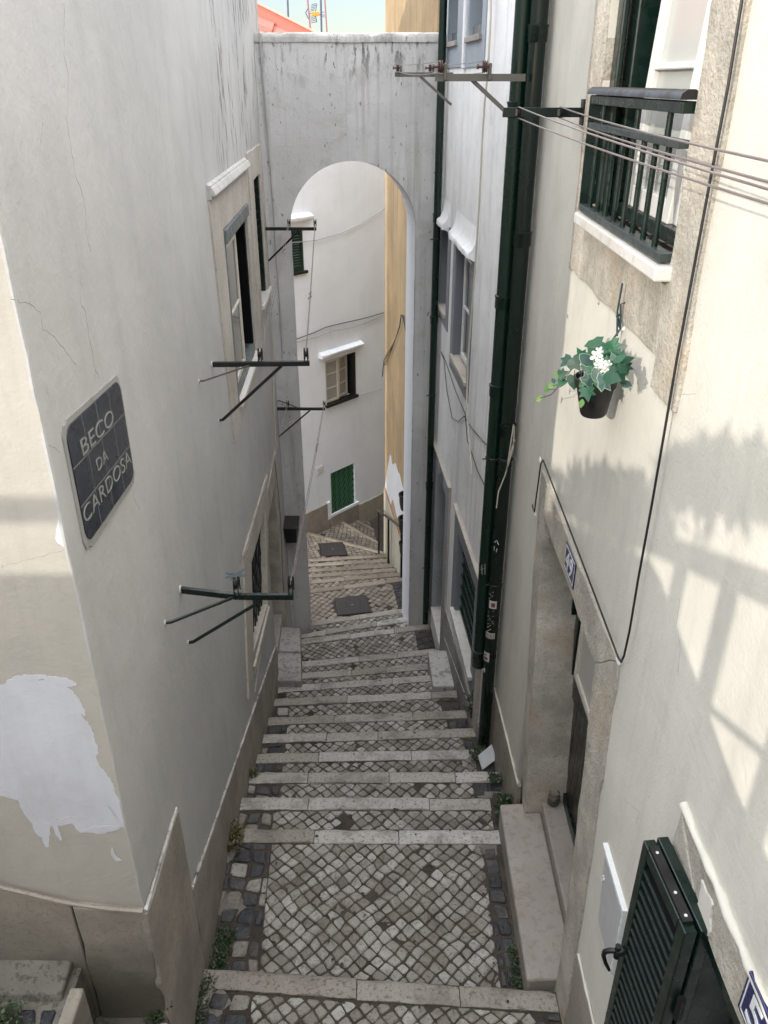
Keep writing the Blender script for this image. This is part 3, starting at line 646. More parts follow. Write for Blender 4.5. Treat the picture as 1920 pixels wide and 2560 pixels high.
lp_.build('louvre_highlight', M['lip'], ls_)  # lighter strips paint the bright slat edges
MB().fbox(SHF,-.005,.345,-4.3,-2.275,-.075,-.036).build('back_leaf', M['green'], sh, bevel=.004)
MB().fbox(SHF,.03,.31,-2.286,-2.272,-.026,.006).build('top_cap', M['black'], sh)
for s_ in (.05,.13,.28): MB().lathe(SHF.p(s_,-2.274,-.01),[(.006,0),(.005,.004)],8).build('rivet', M['enamelwhite'], sh)
hz = SHF.hit(1548,2335)[1]
MB().lathe(SHF.p(.325,hz,.01),[(.017,0),(.017,.02),(.012,.028)],12,SHF.n).tube([SHF.p(.325,hz+.03,.03),SHF.p(.325,hz-.035,.03)],.012,8).tube([SHF.p(.326,hz,.03),SHF.p(.33,hz,.055),SHF.p(.34,hz-.02,.07),SHF.p(.345,hz-.05,.07),SHF.p(.338,hz-.085,.06),SHF.p(.325,hz-.115,.045)],[.010,.010,.010,.009,.008,.006],8).build('handle', M['black'], sh, smooth=True)
for z in (-2.6,-3.3): MB().tube([SHF.p(-.012,z,-.03),SHF.p(-.012,z-.10,-.03)],.014,10).build('hinge', M['black'], sh)
# meter box
bx = thing('meter_box', 'pale metal meter box door set in the cream wall behind the dark shutter', 'meter box', RW.p(2.3,-3.2))
MB().prism(RW, [(2.18,-3.43),(2.43,-3.43),(2.50,-3.01),(2.18,-3.01)], -.02, .010).build('door_panel', M['aluminium'], bx, bevel=.004)
MB().fbox(RW,2.17,2.51,-3.03,-3.005,-.01,.022).fbox(RW,2.17,2.185,-3.43,-3.03,-.01,.018).build('frame', M['enamelwhite'], bx, bevel=.003)
MB().lathe(RW.p(2.45,-3.17,.009),[(.009,0),(.009,.006)],10,RW.n).bar(RW.p(2.45,-3.15,.016),RW.p(2.45,-3.19,.016),.006,.006).build('lock', M['enamelwhite'], bx)
# number plates
def plate(label, txt, s_hi, s_lo, z0, z1, t0, t1):
    t = thing('house_number', label, 'number plate', RW.p((s_hi+s_lo)/2, (z0+z1)/2))
    MB().fbox(RW,s_lo,s_hi,z0,z1,.006,.021).build('plate', M['enamel'], t, bevel=.003)
    e = MB(); k=.012; q=.005
    for a,b_,c,d_ in ((s_lo+k,s_hi-k,z0+k,z0+k+q),(s_lo+k,s_hi-k,z1-k-q,z1-k),(s_lo+k,s_lo+k+q,z0+k,z1-k),(s_hi-k-q,s_hi-k,z0+k,z1-k)): e.fbox(RW,a,b_,c,d_,.020,.0222)
    e.build('rim_line', M['enamelwhite'], t)
    m_ = (t0+t1)/2
    for ch,a_,c_ in ((txt[0],t0,m_+.008),(txt[1],m_-.008,t1)): text(RW, 0, ch, a_, c_, z0+.028, z1-.026, .0225, M['enamelwhite'], 'digit', t, .004)
plate('blue enamel number plate reading 49 on the lintel above the doorstep', '49', 3.775, 3.53, -2.335, -2.178, 3.735, 3.58)
plate('blue enamel number plate starting with 5 at the bottom right edge', '51', 1.345, 1.10, -2.262, -2.105, 1.305, 1.14)
# black cable and its eyelets
cb = thing('cable', 'black cable hanging down the cream wall and along the lintel of door 49', 'cable', RW.p(2.72,-2.14))
pts = [RW.p(*RW.hit(u,v,.03),.03) for u,v in [(1870,-80),(1855,0),(1821,211),(1781,422),(1737,658),(1692,900),(1667,1046),(1629,1265),(1595,1451),(1574,1577),(1560,1640),(1553,1655),(1545,1642),(1500,1522),(1431,1340),(1380,1208),(1358,1150),(1352,1160),(1341,1240),(1336,1280),(1332,1270),(1331,1262)]]
MB().tube(pts, .0047, 7).build('cable_run', M['cable'], cb, smooth=True)
for u,v in ((1545,1650),(1350,1149),(1338,1285)):
    c = RW.p(*RW.hit(u,v,.02),.02)
    MB().tube([c+V((0,math.cos(t)*.028,math.sin(t)*.012)) for t in [i*math.pi/6 for i in range(12)]], .0035, 6).build('eyelet', M['enamelwhite'], cb)
# near clothes rack with four lines
y0 = RW.hit(1459,281)[0]; zc = RW.p(*RW.hit(1459,281)).z
nr = thing('clothes_rack', 'dark green two-pulley clothes rack bolted beside the upper right window', 'clothes rack', RW.p(y0,zc), 'clothes drying racks on the right')
MB().fbox(RW,y0-.012,y0+.012,zc-.022,zc+.022,.0,.405).build('arm', M['green'], nr, bevel=.002)
MB().fbox(RW,y0-.035,y0+.03,zc-.065,zc+.06,.0,.012).build('wall_plate', M['green'], nr, bevel=.002)
for off in (.33,.12):
    c = RW.p(y0, zc, off); o = MB().lathe(c-V((.006,.030,0)), [(.028,0),(.021,.004),(.021,.009),(.028,.013)], 18, V((1,0,0))).build('pulley', M['black'], nr, smooth=True)
    MB().box((c.x-.014,y0-.042,zc-.014),(c.x-.007,y0-.012,zc+.014)).build('cover_plate', M['galv'], o)
ln = [(.33,.024,'upper outer',(1292,268),(1583,397),(1920,513)),(.33,-.024,'lower outer',(1290,295),(1583,425),(1920,526)),(.12,.024,'upper inner',(1391,268),(1600,316),(1920,384)),(.12,-.024,'lower inner',(1395,297),(1600,342),(1920,426))]
for off,dz,nm,*_ in ln:
    a = RW.p(y0-.022, zc+dz, off)
    e = atY(*_[2], 1.75)
    mid = a.lerp(e,.5)
    t = thing('clothes_line', nm+' strand of the clothes lines crossing the upper right window', 'clothes line', a, 'clothes lines on the right rack')
    e2 = a+(e-a)*1.75; e2.z = e.z+.02
    MB().tube(lsag(a, e2, .03, 22), .0032, 6).build('line', M['wire'], t, smooth=True)
# ================================================================ WHITE HOUSE (right, beyond the pipes)
wh = thing('white_house', 'bluish white rendered house with blue grey window trims between the pipes and the arch', 'house', (.8,8,-6))
A1=(7.45,8.33,-2.55,-1.42,.25); A0=(8.9,9.40,-2.27,-1.40,.25); UA=(8.78,9.38,.33,.90,.22); UB=(7.52,8.18,.33,.90,.22)
WD=(8.40,9.28,-6.6,-4.24,.30); WG=(6.42,7.46,-5.20,-4.23,.16)
wall_mb(WW, 5.75, 10.3, -9.4, 1.05, [A1,A0,UA,UB,WD,WG]).build('wall', M['white'], wh)
b = MB(); pl=[(1.3525-.075*5.77+.34,5.77),(6,5.77),(6,10.3),(1.3525-.075*10.3+.34,10.3)]
b.add([(x,y,-9.4) for x,y in pl]+[(x,y,1.05) for x,y in pl], [(0,1,5,4),(1,2,6,5),(2,3,7,6),(3,0,4,7),(4,5,6,7)]); b.build('inner_wall', M['white'], wh)
rp=[(.82,5.77),(6,5.77),(6,10.3),(.5,10.3)]
MB().add([(x,y,1.053) for x,y in rp]+[(x,y,1.15) for x,y in rp], [(3,2,1,0),(4,5,6,7),(0,1,5,4),(1,2,6,5),(2,3,7,6),(3,0,4,7)]).build('roof', M['roof'], wh)
def cove(s0, s1, parent):
    mb = MB(); prof = [(0,-1.40),(.07,-1.375),(.085,-1.37),(.085,-1.325),(.076,-1.315),(.045,-1.292),(.022,-1.24),(.008,-1.17),(0,-1.12)]; n=len(prof); k=14
    vs=[]
    for i in range(k+1):
        s = s0+(s1-s0)*i/k; e = min(i,k-i)/k; f = 1-.12*max(0,.12-e)/.12
        vs += [WW.p(s, z+(rnd(-.006,.006) if o<.09 and o>.004 else rnd(-.003,.003)), o*f+(rnd(-.003,.003) if o else 0)) for o,z in prof]
    fs = [(i*n+j,(i+1)*n+j,(i+1)*n+(j+1)%n,i*n+(j+1)%n) for i in range(k) for j in range(n)]+[tuple(range(n)),tuple(range(k*n+n-1,k*n-1,-1))]
    fix_normals(mb.add(vs,fs).build('hood', M['white'], parent, smooth=True))
def wwin(name, op, lab, trim, hood=None, sashs=None, sill='surround2', tm=None, fm='frame', tilt=None):
    a,b_,c,d_,dep = op; tm = tm or M['trim']
    w = MB().fbox(WW,a-.002,a+.02,c,d_,-dep+.01,.004).fbox(WW,b_-.02,b_+.002,c,d_,-dep+.01,.004).fbox(WW,a,b_,d_-.02,d_+.002,-dep+.01,.004).build('window', tm, wh)
    if lab: w['label'] = lab
    t0,t1,t2,t3 = trim
    mb = MB(); mb.fbox(WW,t0,a+.001,t2,t3,0,.011).fbox(WW,b_-.001,t1,t2,t3,0,.011).fbox(WW,a+.001,b_-.001,t2,c,0,.010).fbox(WW,a+.001,b_-.001,d_,t3,0,.010); mb.build('frame_band', tm, w, bevel=.002)
    MB().fbox(WW,a-.03,b_+.05,c-.035,c+.008,-.10,.035).build('sill', M[sill], w, bevel=.004)
    MB().fbox(WW,a,b_,c,d_,-dep-.006,-dep+.004).build('room_darkness', M['dark'], w)  # room darkness painted as a black sheet
    for q in sashs or []: sash(WW, q[0], q[1], c+.05, d_-.04, q[2], w, M[fm], M['glass'], bars=q[3], w=.055, t=.04)
    if hood: cove(hood[0], hood[1], w)
    return w
wwin('w', A1, None, (7.32,8.50,-2.72,-1.34), (7.28,8.46), [(7.58,8.14,-.045,1)])
wwin('w', A0, None, (8.74,9.47,-2.42,-1.34), (8.87,9.48), [(8.98,9.25,-.05,1)])
pale = M['trimlight']
for op,tr in ((UA,(8.37,9.47,.115,1.03)),(UB,(7.36,8.265,.105,1.03))):
    w = wwin('w', op, None, tr, None, [(op[0]+.04,op[0]+.30,-.05,0)], 'step', pale)
    MB().fbox(WW,op[0],op[1],.335,.42,-.10,-.03).build('lower_rail', M['frameslate'], w)
MB().fbox(WW,8.27,8.36,.10,1.03,0,.03).build('pilaster_strip', M['white'], wh, bevel=.006)
# door
d = MB().fbox(WW,8.41,9.27,-6.42,-4.25,-.295,-.24).build('door', M['trim'], wh, bevel=.003)
MB().fbox(WW,8.10,8.40,-6.6,-4.24,-.30,.010).fbox(WW,9.28,9.5,-6.6,-4.24,-.30,.010).fbox(WW,8.10,9.5,-4.24,-4.0,-.30,.011).build('door_band', M['trim'], d, bevel=.004)
MB().fbox(WW,8.06,9.5,-4.0,-3.975,0,.04).fbox(WW,8.065,8.099,-5.66,-4.0,0,.022).build('drip_ledge', M['surround2'], d, bevel=.006)
for a,c in ((8.41,8.62),(8.625,9.05),(9.055,9.27)): MB().fbox(WW,a,c,-6.7,-6.40,-.24,.012).build('threshold_slab', M['marble'], d, bevel=.004)
t = thing('house_number', 'small dark number plate reading 51 above the blue grey door by the arch', 'number plate', WW.p(8.75,-4.12))
MB().fbox(WW,8.62,8.86,-4.215,-4.05,.006,.02).build('plate', paint('slate_plate',(.12,.135,.17)), t, bevel=.002)
for ch,a_,c_ in (('5',8.84,8.76),('1',8.74,8.67)): text(WW,0,ch,a_,c_,-4.19,-4.075,.021,M['cable'],'digit',t,.003)
# low grilled window
w = wwin('w', WG, None, (6.2,7.70,-5.42,-4.0), None, None, 'marble')
MB().fbox(WW,6.1,7.70,-4.0,-3.975,0,.04).build('drip_ledge', M['surround2'], w, bevel=.005)
MB().prism(WW,[(6.3,-5.235),(7.52,-5.235),(7.52,-5.19),(6.3,-5.19)],-.1,.055).build('sill', M['marble'], w, bevel=.004)
gw = MB()
for i in range(15): gw.bar(WW.p(6.45+.068*i,-5.19,-.06), WW.p(6.45+.068*i,-4.24,-.06), .020,.012)
for i in range(7): z=-5.14+.14*i; gw.bar(WW.p(6.42,z,-.045), WW.p(7.46,z,-.045), .012,.016)
gw.build('grille', M['shutter'], w)
MB().fbox(WW,6.42,7.46,-5.2,-4.23,-.135,-.125).build('shutter_panel', M['green'], w)
rough_prism(WW, [(6.55,-7),(8.10,-7),(8.10,-5.60),(6.55,-5.52)], -.02, .016, M['cement'], 'plinth_block', wh)
rough_prism(WW, [(5.77,-7),(6.54,-7),(6.54,-5.52),(5.77,-5.40)], -.02, .016, M['cement'], 'plinth_block', wh)
MB().tube([WW.p(6.0+.07*i,-5.49-.035*i*.5+rnd(-.003,.003),.014) for i in range(30)], .008, 6).build('mortar_bead', M['archwhite'], wh)
MB().fbox(WW,5.95,6.1,-5.6,-4.65,0,.03).build('corner_strip', M['surround2'], wh, bevel=.004)
s2 = thing('concrete_step', 'stained pale concrete step block against the white house by the grilled window', 'step', (.66,7.5,-6.2))
rp=[(.555,7.2),(.83,7.2),(.79,7.86),(.53,7.86)]
MB().hexa([(x,y,-6.9) for x,y in rp]+[(x,y,-6.06) for x,y in rp]).build('slab', stone('stained_concrete',(.40,.39,.37),var=.3,speck=.7,scale=3,bmp=.4), s2, bevel=.015)
# ---- drain pipes
def drain(label, x, y, zb, zt, r, m, rings, grp, clampz=()):
    t = thing('drainpipe', label, 'drainpipe', (x,y,zb), grp)
    MB().tube([(x,y,zb),(x,y,zt)], r, 20).build('pipe_run', M[m], t, smooth=True)
    for z in rings:
        MB().lathe((x,y,z-.045), [(r+.003,0),(r+.007,.006),(r+.007,.075),(r+.011,.082),(r+.011,.092),(r+.004,.095)], 20).build('coupling', M[m], t, smooth=True)
    for z in clampz:
        MB().lathe((x,y,z), [(r+.002,0),(r+.005,.004),(r+.005,.018),(r+.002,.022)], 20).tube([(x-r-.004,y-.02,z+.01),(x-r-.03,y-.02,z+.012)],.006,6).build('clamp', M['black'], t)
    return t
gp='drainpipes down the right hand walls'
pz = lambda v,x,y: (lambda r: r.z/r.y*y)(ray(1300,v))
PR = drain('thick dark drainpipe with stickers reaching the steps', .915, 5.60, -5.40, 1.12, .053, 'pipedark', [pz(85,0,5.6),pz(598,0,5.6),pz(1074,0,5.6)], gp, [pz(1150,0,5.6),pz(1462,0,5.6)])
PL_ = drain('green drainpipe ending in a collar at the grilled window', .832, 5.68, -4.55, 1.12, .052, 'pipe', [pz(275,0,5.68),pz(755,0,5.68),pz(976,0,5.68),-4.50,-4.42], gp, [pz(1148,0,5.68)])
ax,ay = .58,9.33
PA = drain('narrow green drainpipe in the corner beside the arch', ax, ay, -6.75, 1.1, .040, 'pipe', [pz(545,0,ay),pz(800,0,ay),pz(1215,0,ay)], gp, [pz(600,0,ay),pz(990,0,ay),pz(1420,0,ay)])
PF = Frame((.915,5.547,0),(1,0,0))
def sticker(v0, v1, u0, u1, par=PR, x=.915, y=5.60, r=.0545, m='sticker', deco=None):
    z1,z0 = atY(1220,v0,y-.05).z, atY(1220,v1,y-.05).z; n=8; vs=[]
    for k in range(n+1):
        t = math.radians(u0+(u1-u0)*k/n); vs += [V((x+r*math.cos(t),y+r*math.sin(t),z0)),V((x+r*math.cos(t),y+r*math.sin(t),z1))]
    o = MB().add(vs,[(2*k,2*k+2,2*k+3,2*k+1) for k in range(n)]).build('sticker', M[m], par)
    if deco: 
        d2 = MB()
        for (ta,tb,fa,fb) in deco:
            vs=[]
            for k in range(5):
                t = math.radians(u0+(u1-u0)*(ta+(tb-ta)*k/4)); rr=r+.0008
                vs += [V((x+rr*math.cos(t),y+rr*math.sin(t),z0+(z1-z0)*fa)),V((x+rr*math.cos(t),y+rr*math.sin(t),z0+(z1-z0)*fb))]
            d2.add(vs,[(2*k,2*k+2,2*k+3,2*k+1) for k in range(4)])
        d2.build('print', paint('sticker_print',(.16,.05,.05)), o)
sticker(1503,1522,215,285, deco=[(.3,.8,.2,.75)])
sticker(1583,1597,190,290, deco=[(.05+.13*i,.11+.13*i,.1,.9) for i in range(7)])
sticker(1633,1655,185,255, deco=[(.2,.8,.15,.45),(.3,.6,.6,.8)])
sticker(1674,1684,200,225)
def scrawl(strokes, par, x, y, r, m='chalk'):
    for st in strokes:
        mb = MB(); pts=[]
        for deg,v in st:
            t = math.radians(deg); q = V((x+r*math.cos(t), y+r*math.sin(t), 0)); q.z = atY(1220,v,q.y).z; pts.append(q)
        mb.tube(pts, .0032, 4); mb.build('graffiti', M[m], par)
scrawl([[(225,1356),(240,1350),(262,1362)],[(222,1366),(226,1376)],[(250,1372),(246,1380)]], PR, .915,5.60,.0535,'enamelwhite')
scrawl([[(205,1484),(250,1480)],[(205,1497),(245,1490),(212,1486)],[(205,1530),(262,1527),(210,1540),(264,1540),(212,1550),(266,1553),(214,1560)],[(214,1568),(246,1563)],[(214,1578),(250,1573)],[(228,1545),(270,1560)]], PR, .915,5.60,.0535)
scrawl([[(230,1412),(238,1436)],[(222,1424),(262,1420)],[(258,1410),(264,1436)]], PL_, .832,5.68,.0525)
# ---- upper right washing-line racks with pulleys
def rack2(label, y, x_tip, x_wall, ztip_pix, brace_end, pulls, loc):
    z = atY(*ztip_pix, y).z
    t = thing('clothes_rack', label, 'clothes rack', loc(z), 'clothes drying racks on the right')
    mb = MB().box((x_tip,y-.004,z-.022),(x_wall,y+.0,z+.018)).box((x_tip,y,z-.022),(x_wall,y+.03,z-.018)); mb.build('arm', M['galv'], t)
    MB().bar(atY(*brace_end[0],y+.012), atY(*brace_end[1],y+.012), .024, .008, V((0,1,0))).build('brace', M['galv'], t)
    out=[]
    for x in pulls:
        c = V((x,y-.005,z+.055)); out.append(c)
        o = MB().lathe(c-V((.014,0,0)), [(.036,0),(.026,.007),(.034,.012),(.034,.015),(.026,.020),(.036,.027)], 20, V((1,0,0))).build('pulley', M['rust'], t, smooth=True)
        MB().box((c.x+.020,y-.02,z-.018),(c.x+.040,y+.012,z+.075)).build('bracket_plate', M['galv'], o, bevel=.006)
        MB().tube([c-V((.045,0,0)),c+V((.03,0,0))], .008, 8).lathe(c-V((.048,0,0)),[(.014,0),(.014,.012)],6,V((1,0,0))).build('axle', M['rust'], o)
    return out
def xw(y): return 1.3525-.075*y
q1 = rack2('galvanised clothes rack beside the double drainpipes with rusty pulleys', 5.50, .305, .845, (1085,193), ((1174,194),(1262,277)), [.335,.60], lambda z: V((.9,5.50,z)))
q2 = rack2('galvanised clothes rack nearest the arch with rusty pulleys', 9.02, .105, xw(9.02), (986,186), ((1046,187),(1128,262)), [.135,.45], lambda z: V((xw(9.02),9.02,z)))
for a,c,nm in ((q1[0],q2[0],'outer'),(q1[1],q2[1],'inner')):
    t = thing('clothes_line', nm+' clothes line strung between the two galvanised racks', 'clothes line', a, 'clothes lines between the galvanised racks')
    MB().tube(lsag(a+V((0,0,.03)),c+V((0,0,.03)),.01),.003,5).tube(lsag(a-V((0,0,.03)),c-V((0,0,.03)),.02),.003,5).build('line', M['wire'], t)
# ---- loose cables on the white house
def cable(label, pix, F, o, r, m, name='cable', extra=None):
    pts = [F.p(*F.hit(u,v,o),o) for u,v in pix]
    t = thing(name, label, 'cable', pts[0])
    mb = MB().tube(pts, r, 6)
    if extra: mb.tube([F.p(*F.hit(u,v,o),o) for u,v in extra], r, 6)
    mb.build('cable_run', M[m], t, smooth=True); return t
cable('ivory cable hanging down the front of the white house past its window', [(1228,-60),(1227,40),(1220,180),(1212,255),(1206,350),(1199,500),(1193,590),(1187,680),(1176,820),(1170,900),(1167,1000),(1171,1080),(1176,1140),(1180,1187)], WW, .05, .008, 'cablewhite')
cable('thin dark cable looping across the white house below its window', [(1102,879),(1110,900),(1117,975),(1130,1045),(1146,1054),(1160,1040),(1164,1046),(1180,1072),(1216,1112)], WW, .012, .004, 'cable', 'cable', [(1102,879),(1112,898),(1140,980),(1163,1035),(1168,1100),(1195,1180),(1212,1215)])
cable('pale loose wires hanging beside the thick drainpipe', [(1284,1062),(1278,1100),(1268,1170),(1266,1178),(1274,1140),(1287,1098)], Frame((0,5.53,0),(1,0,0)), .0, .005, 'cablewhite', extra=[(1286,1066),(1283,1120),(1262,1190),(1246,1230),(1241,1270)])
# ================================================================ ARCH
arch = thing('arch_wall', 'weathered grey rendered wall with a round arch spanning the alley', 'arch', (-.35,9.8,-6.8))
XL,XR,CX,RA,ZS,ZTOP,D,SK = -1.045,.355,-.345,.70,-1.46,.385,.62,-.13
NA = 28
arcp = [(CX-RA*math.cos(math.pi*i/NA), ZS+RA*math.sin(math.pi*i/NA)) for i in range(NA+1)]
mb = MB(); ZB = -9.4; WL,WR = -1.60,.80
def face(y, dx, flip):
    v = lambda x,z: (x+dx,y,z)
    L,R_ = arcp[0][0],arcp[-1][0]
    qs = [[(WL-dx,ZB),(L,ZB),(L,ZS),(WL-dx,ZS)],[(R_,ZB),(WR-dx,ZB),(WR-dx,ZS),(R_,ZS)],[(WL-dx,ZS),(L,ZS),(L,ZTOP),(WL-dx,ZTOP)],[(R_,ZS),(WR-dx,ZS),(WR-dx,ZTOP),(R_,ZTOP)]]
    for i in range(NA): qs.append([arcp[i],arcp[i+1],(arcp[i+1][0],ZTOP),(arcp[i][0],ZTOP)])
    for q in qs: mb.quad(*[v(*p) for p in (q if not flip else q[::-1])])
face(9.5,0,False); face(9.5+D,SK*D,True)
prof = [(arcp[0][0],ZB)]+arcp+[(arcp[-1][0],ZB)]
for i in range(len(prof)-1):
    (x0,z0),(x1,z1) = prof[i],prof[i+1]
    mb.quad((x0,9.5,z0),(x0+SK*D,9.5+D,z0),(x1+SK*D,9.5+D,z1),(x1,9.5,z1))
mb.build('wall', M['arch'], arch)
# rounded, dirty coping
cp = MB(); n=30; prof=[(-.012,-.035),(-.016,.01),(0,.04),(.08,.055),(.5,.055),(D+.01,.03),(D+.012,-.035)]
vs=[]
for i in range(n+1):
    x = WL+(WR-WL)*i/n; dz = .002*math.sin(i*.7)+rnd(-.002,.002)
    vs += [(x,9.5+y+rnd(-.004,.004),ZTOP+z+dz) for y,z in prof]
k=len(prof)
cp.add(vs,[(i*k+j,(i+1)*k+j,(i+1)*k+(j+1)%k,i*k+(j+1)%k) for i in range(n) for j in range(k)]+[tuple(range(k)),tuple(range(n*k+k-1,n*k-1,-1))])
fix_normals(cp.build('coping', M['archwhite'], arch, smooth=True))
# edge beads, and a paler sheet on the right reveal
ed = MB()
for sx in (-1,1):
    x0 = CX+sx*RA; p_ = [V((x0+rnd(-.003,.003), 9.499+rnd(-.002,.002), -7.2+ (ZS+7.2)*i/40)) for i in range(41)]
    ed.tube(p_, [rnd(.004,.008) for _ in p_], 5)
ed.build('edge_bead', M['arch'], arch)
rv = MB(); rp_ = [(CX+RA,-7.2)]+[(CX+RA*math.cos(math.pi*i/24), ZS+RA*math.sin(math.pi*i/24)) for i in range(0,11)]
for i in range(len(rp_)-1):
    (x0,z0),(x1,z1)=rp_[i],rp_[i+1]; e=-.003
    n0 = e
    rv.quad((x0+e,9.515,z0+(e if i else 0)),(x0+SK*D+e,9.5+D-.004,z0+(e if i else 0)),(x1+SK*D+e,9.5+D-.004,z1+e),(x1+e,9.515,z1+e))
rv.build('reveal_sheet', paint('pale_reveal',(.62,.64,.68),rough=.85,var=.06,bmp=.2), arch)  # slightly paler than the arch render
cd = thing('cable', 'thin grey cord hanging over the arch coping down its left edge', 'cable', AR.p(-1.28,.4))
pts = [V((-1.26,9.9,.47)),V((-1.265,9.52,.47))]+[AR.p(*AR.hit(u,v,.015),.015) for u,v in [(650.6,93),(653,150),(661,232),(669,330),(676,422),(683,520),(690,640),(697,730),(703,830),(706,905)]]
MB().tube(pts,.006,6).build('cable_run', M['cablegrey'], cd, smooth=True)
bx = thing('metal_box', 'small dark metal box with a flat lid fixed to the arch pier', 'box', (-1.22,9.45,-5.3))
MB().hexa([(-1.29,9.24,-5.37),(-1.15,9.24,-5.37),(-1.15,9.505,-5.37),(-1.29,9.505,-5.37),(-1.305,9.22,-5.14),(-1.135,9.22,-5.14),(-1.135,9.505,-5.14),(-1.305,9.505,-5.14)]).build('case', M['black'], bx, bevel=.004)
MB().hexa([(-1.32,9.19,-5.14),(-1.125,9.19,-5.14),(-1.125,9.505,-5.14),(-1.32,9.505,-5.14),(-1.32,9.19,-5.125),(-1.125,9.19,-5.125),(-1.125,9.505,-5.10),(-1.32,9.505,-5.10)]).build('lid', M['iron'], bx, bevel=.003)
# little bundle of wires on the pier
t = thing('wire_bundle', 'tangle of thin pale wires below the pier rack on the left', 'wires', LW.p(9.2,-2.7))
c0 = pC[0]+V((.12,-.05,-.25)); mb=MB()
for k in range(4): mb.tube([c0+V((.07*math.cos(i*.9+k)*(1-.1*k)-.05, .02*math.sin(i+k), .045*math.sin(i*.9+k*.8)-.02*k)) for i in range(9)], .003, 5)
mb.tube([LW.p(9.2,-2.3,.02),LW.p(9.15,-2.75,.03),LW.p(8.9,-3.3,.02),LW.p(8.75,-3.9,.02)],.004,5)
mb.build('wire_tangle', M['cablewhite'], t)

# ================================================================ FAR WHITE HOUSE
fw = thing('far_house', 'bright white house seen through the arch with a green shuttered window', 'house', FW.p(0,-8.3))
def fh(u,v): return FW.hit(u,v)
def rect(p): 
    q=[fh(*x) for x in p]; return (sum(x[0] for x in (q[0],q[3]))/2, sum(x[0] for x in (q[1],q[2]))/2, sum(x[1] for x in (q[2],q[3]))/2, sum(x[1] for x in (q[0],q[1]))/2)
w1 = rect([(813,904),(887,879),(889,989),(816,1010)]); g1 = rect([(828,1183),(887,1157),(889,1257),(828,1286)]); s1 = rect([(690,580),(754,570),(760,676),(692,690)])
wall_mb(FW, -2.5, 9, -9.4, -.45, [(*w1,.2),(*g1,.09),(*s1,.09)]).build('wall', M['farwhite'], fw)
MB().add([FW.p(s,z,o) for z in (-9.4,-.45) for s,o in ((-2.5,-.3),(9,-.3),(9,-5),(-2.5,-5))],[(0,1,5,4),(1,2,6,5),(2,3,7,6),(3,0,4,7),(4,5,6,7)]).build('inner_wall', M['farwhite'], fw)
MB().fbox(FW,-2.5,9,-.447,-.36,-5,-.005).build('roof', M['archwhite'], fw)
def bar_hood(pl, pr, parent, h=.09, o=.10):
    a,z0 = fh(*pl); c,z1 = fh(*pr); zz=(z0+z1)/2
    k=10; prof=[(0,0),(o*.8,.0),(o,.02),(o,h*.7),(o*.5,h),(0,h+.02)]; vs=[]
    for i in range(k+1): vs += [FW.p(a+(c-a)*i/k, zz+z+rnd(-.005,.005), o_) for o_,z in prof]
    n=len(prof); fix_normals(MB().add(vs,[(i*n+j,(i+1)*n+j,(i+1)*n+(j+1)%n,i*n+(j+1)%n) for i in range(k) for j in range(n)]+[tuple(range(n)),tuple(range(k*n+n-1,k*n-1,-1))]).build('hood', M['farwhite'], parent, smooth=True))
a,b_,c,d_ = w1
w = MB().fbox(FW,b_-.05,b_+.001,c,d_,-.19,.012).fbox(FW,a-.03,b_+.04,c-.05,c+.005,-.10,.05).build('window', M['black'], fw)
bar_hood((797,895),(902,866), w)
sash(FW,a+.01,a+(b_-a)*.47,c+.02,d_-.01,-.03,w,M['framecream'],M['curtain'],bars=2,w=.05,t=.035,vbars=0)
o_ = Frame(FW.p(a+(b_-a)*.47,0,-.05), FW.d*.97-FW.n*.2)
sash(Frame(o_.o,o_.d),.02,(b_-a)*.42,c+.03,d_-.02,0,w,M['framecream'],M['curtain'],bars=2,w=.05,t=.035)
MB().fbox(FW,a,b_,c,d_,-.196,-.19).build('room_darkness', M['dark'], w)  # black sheet for the unlit room
a,b_,c,d_ = g1
w = MB().fbox(FW,a,b_,c,d_,-.088,-.06).build('window', M['midgreen'], fw); w['label']='green painted barred window low on the white wall'
gm = MB()
n=9
for i in range(-9,10):
    for sg_ in (1,):
        p0=(a+(b_-a)*i/n, c); p1=(a+(b_-a)*(i/n+.75), d_)
        t0=max(0,(a-p0[0])/(p1[0]-p0[0])); t1=min(1,(b_-p0[0])/(p1[0]-p0[0]))
        if t1>t0+.03: gm.bar(FW.p(p0[0]+(p1[0]-p0[0])*t0,p0[1]+(p1[1]-p0[1])*t0,-.045),FW.p(p0[0]+(p1[0]-p0[0])*t1,p0[1]+(p1[1]-p0[1])*t1,-.045),.014,.014)
for i in range(5): gm.fbox(FW,a+(b_-a)*(i+.35)/5,a+(b_-a)*(i+.75)/5,c,d_,-.062,-.055)
gm.build('grille', M['barlight'], w)
MB().fbox(FW,a-.02,b_+.02,c-.05,c+.004,-.05,.02).build('sill', M['black'], w)
a,b_,c,d_ = s1
w = MB().fbox(FW,a,b_,c,d_,-.085,-.05).build('window', M['green'], fw)
lv = MB()
for q0,q1 in ((a+.0,a+(b_-a)*.5),(a+(b_-a)*.5,b_)):
    k=.055
    lv.fbox(FW,q0,q0+k,c,d_,-.05,.012).fbox(FW,q1-k,q1-.004,c,d_,-.05,.012).fbox(FW,q0+k,q1-k,c,c+.09,-.05,.012).fbox(FW,q0+k,q1-k,d_-.07,d_,-.05,.012)
    m_=12
    for i in range(m_):
        z=c+.10+(d_-c-.18)*i/m_; lv.add([FW.p(q0+k,z,.006),FW.p(q1-k,z,.006),FW.p(q1-k,z+.05,-.035),FW.p(q0+k,z+.05,-.035),FW.p(q0+k,z-.012,.004),FW.p(q1-k,z-.012,.004),FW.p(q1-k,z+.038,-.037),FW.p(q0+k,z+.038,-.037)],[(0,1,2,3),(7,6,5,4),(0,4,5,1)])
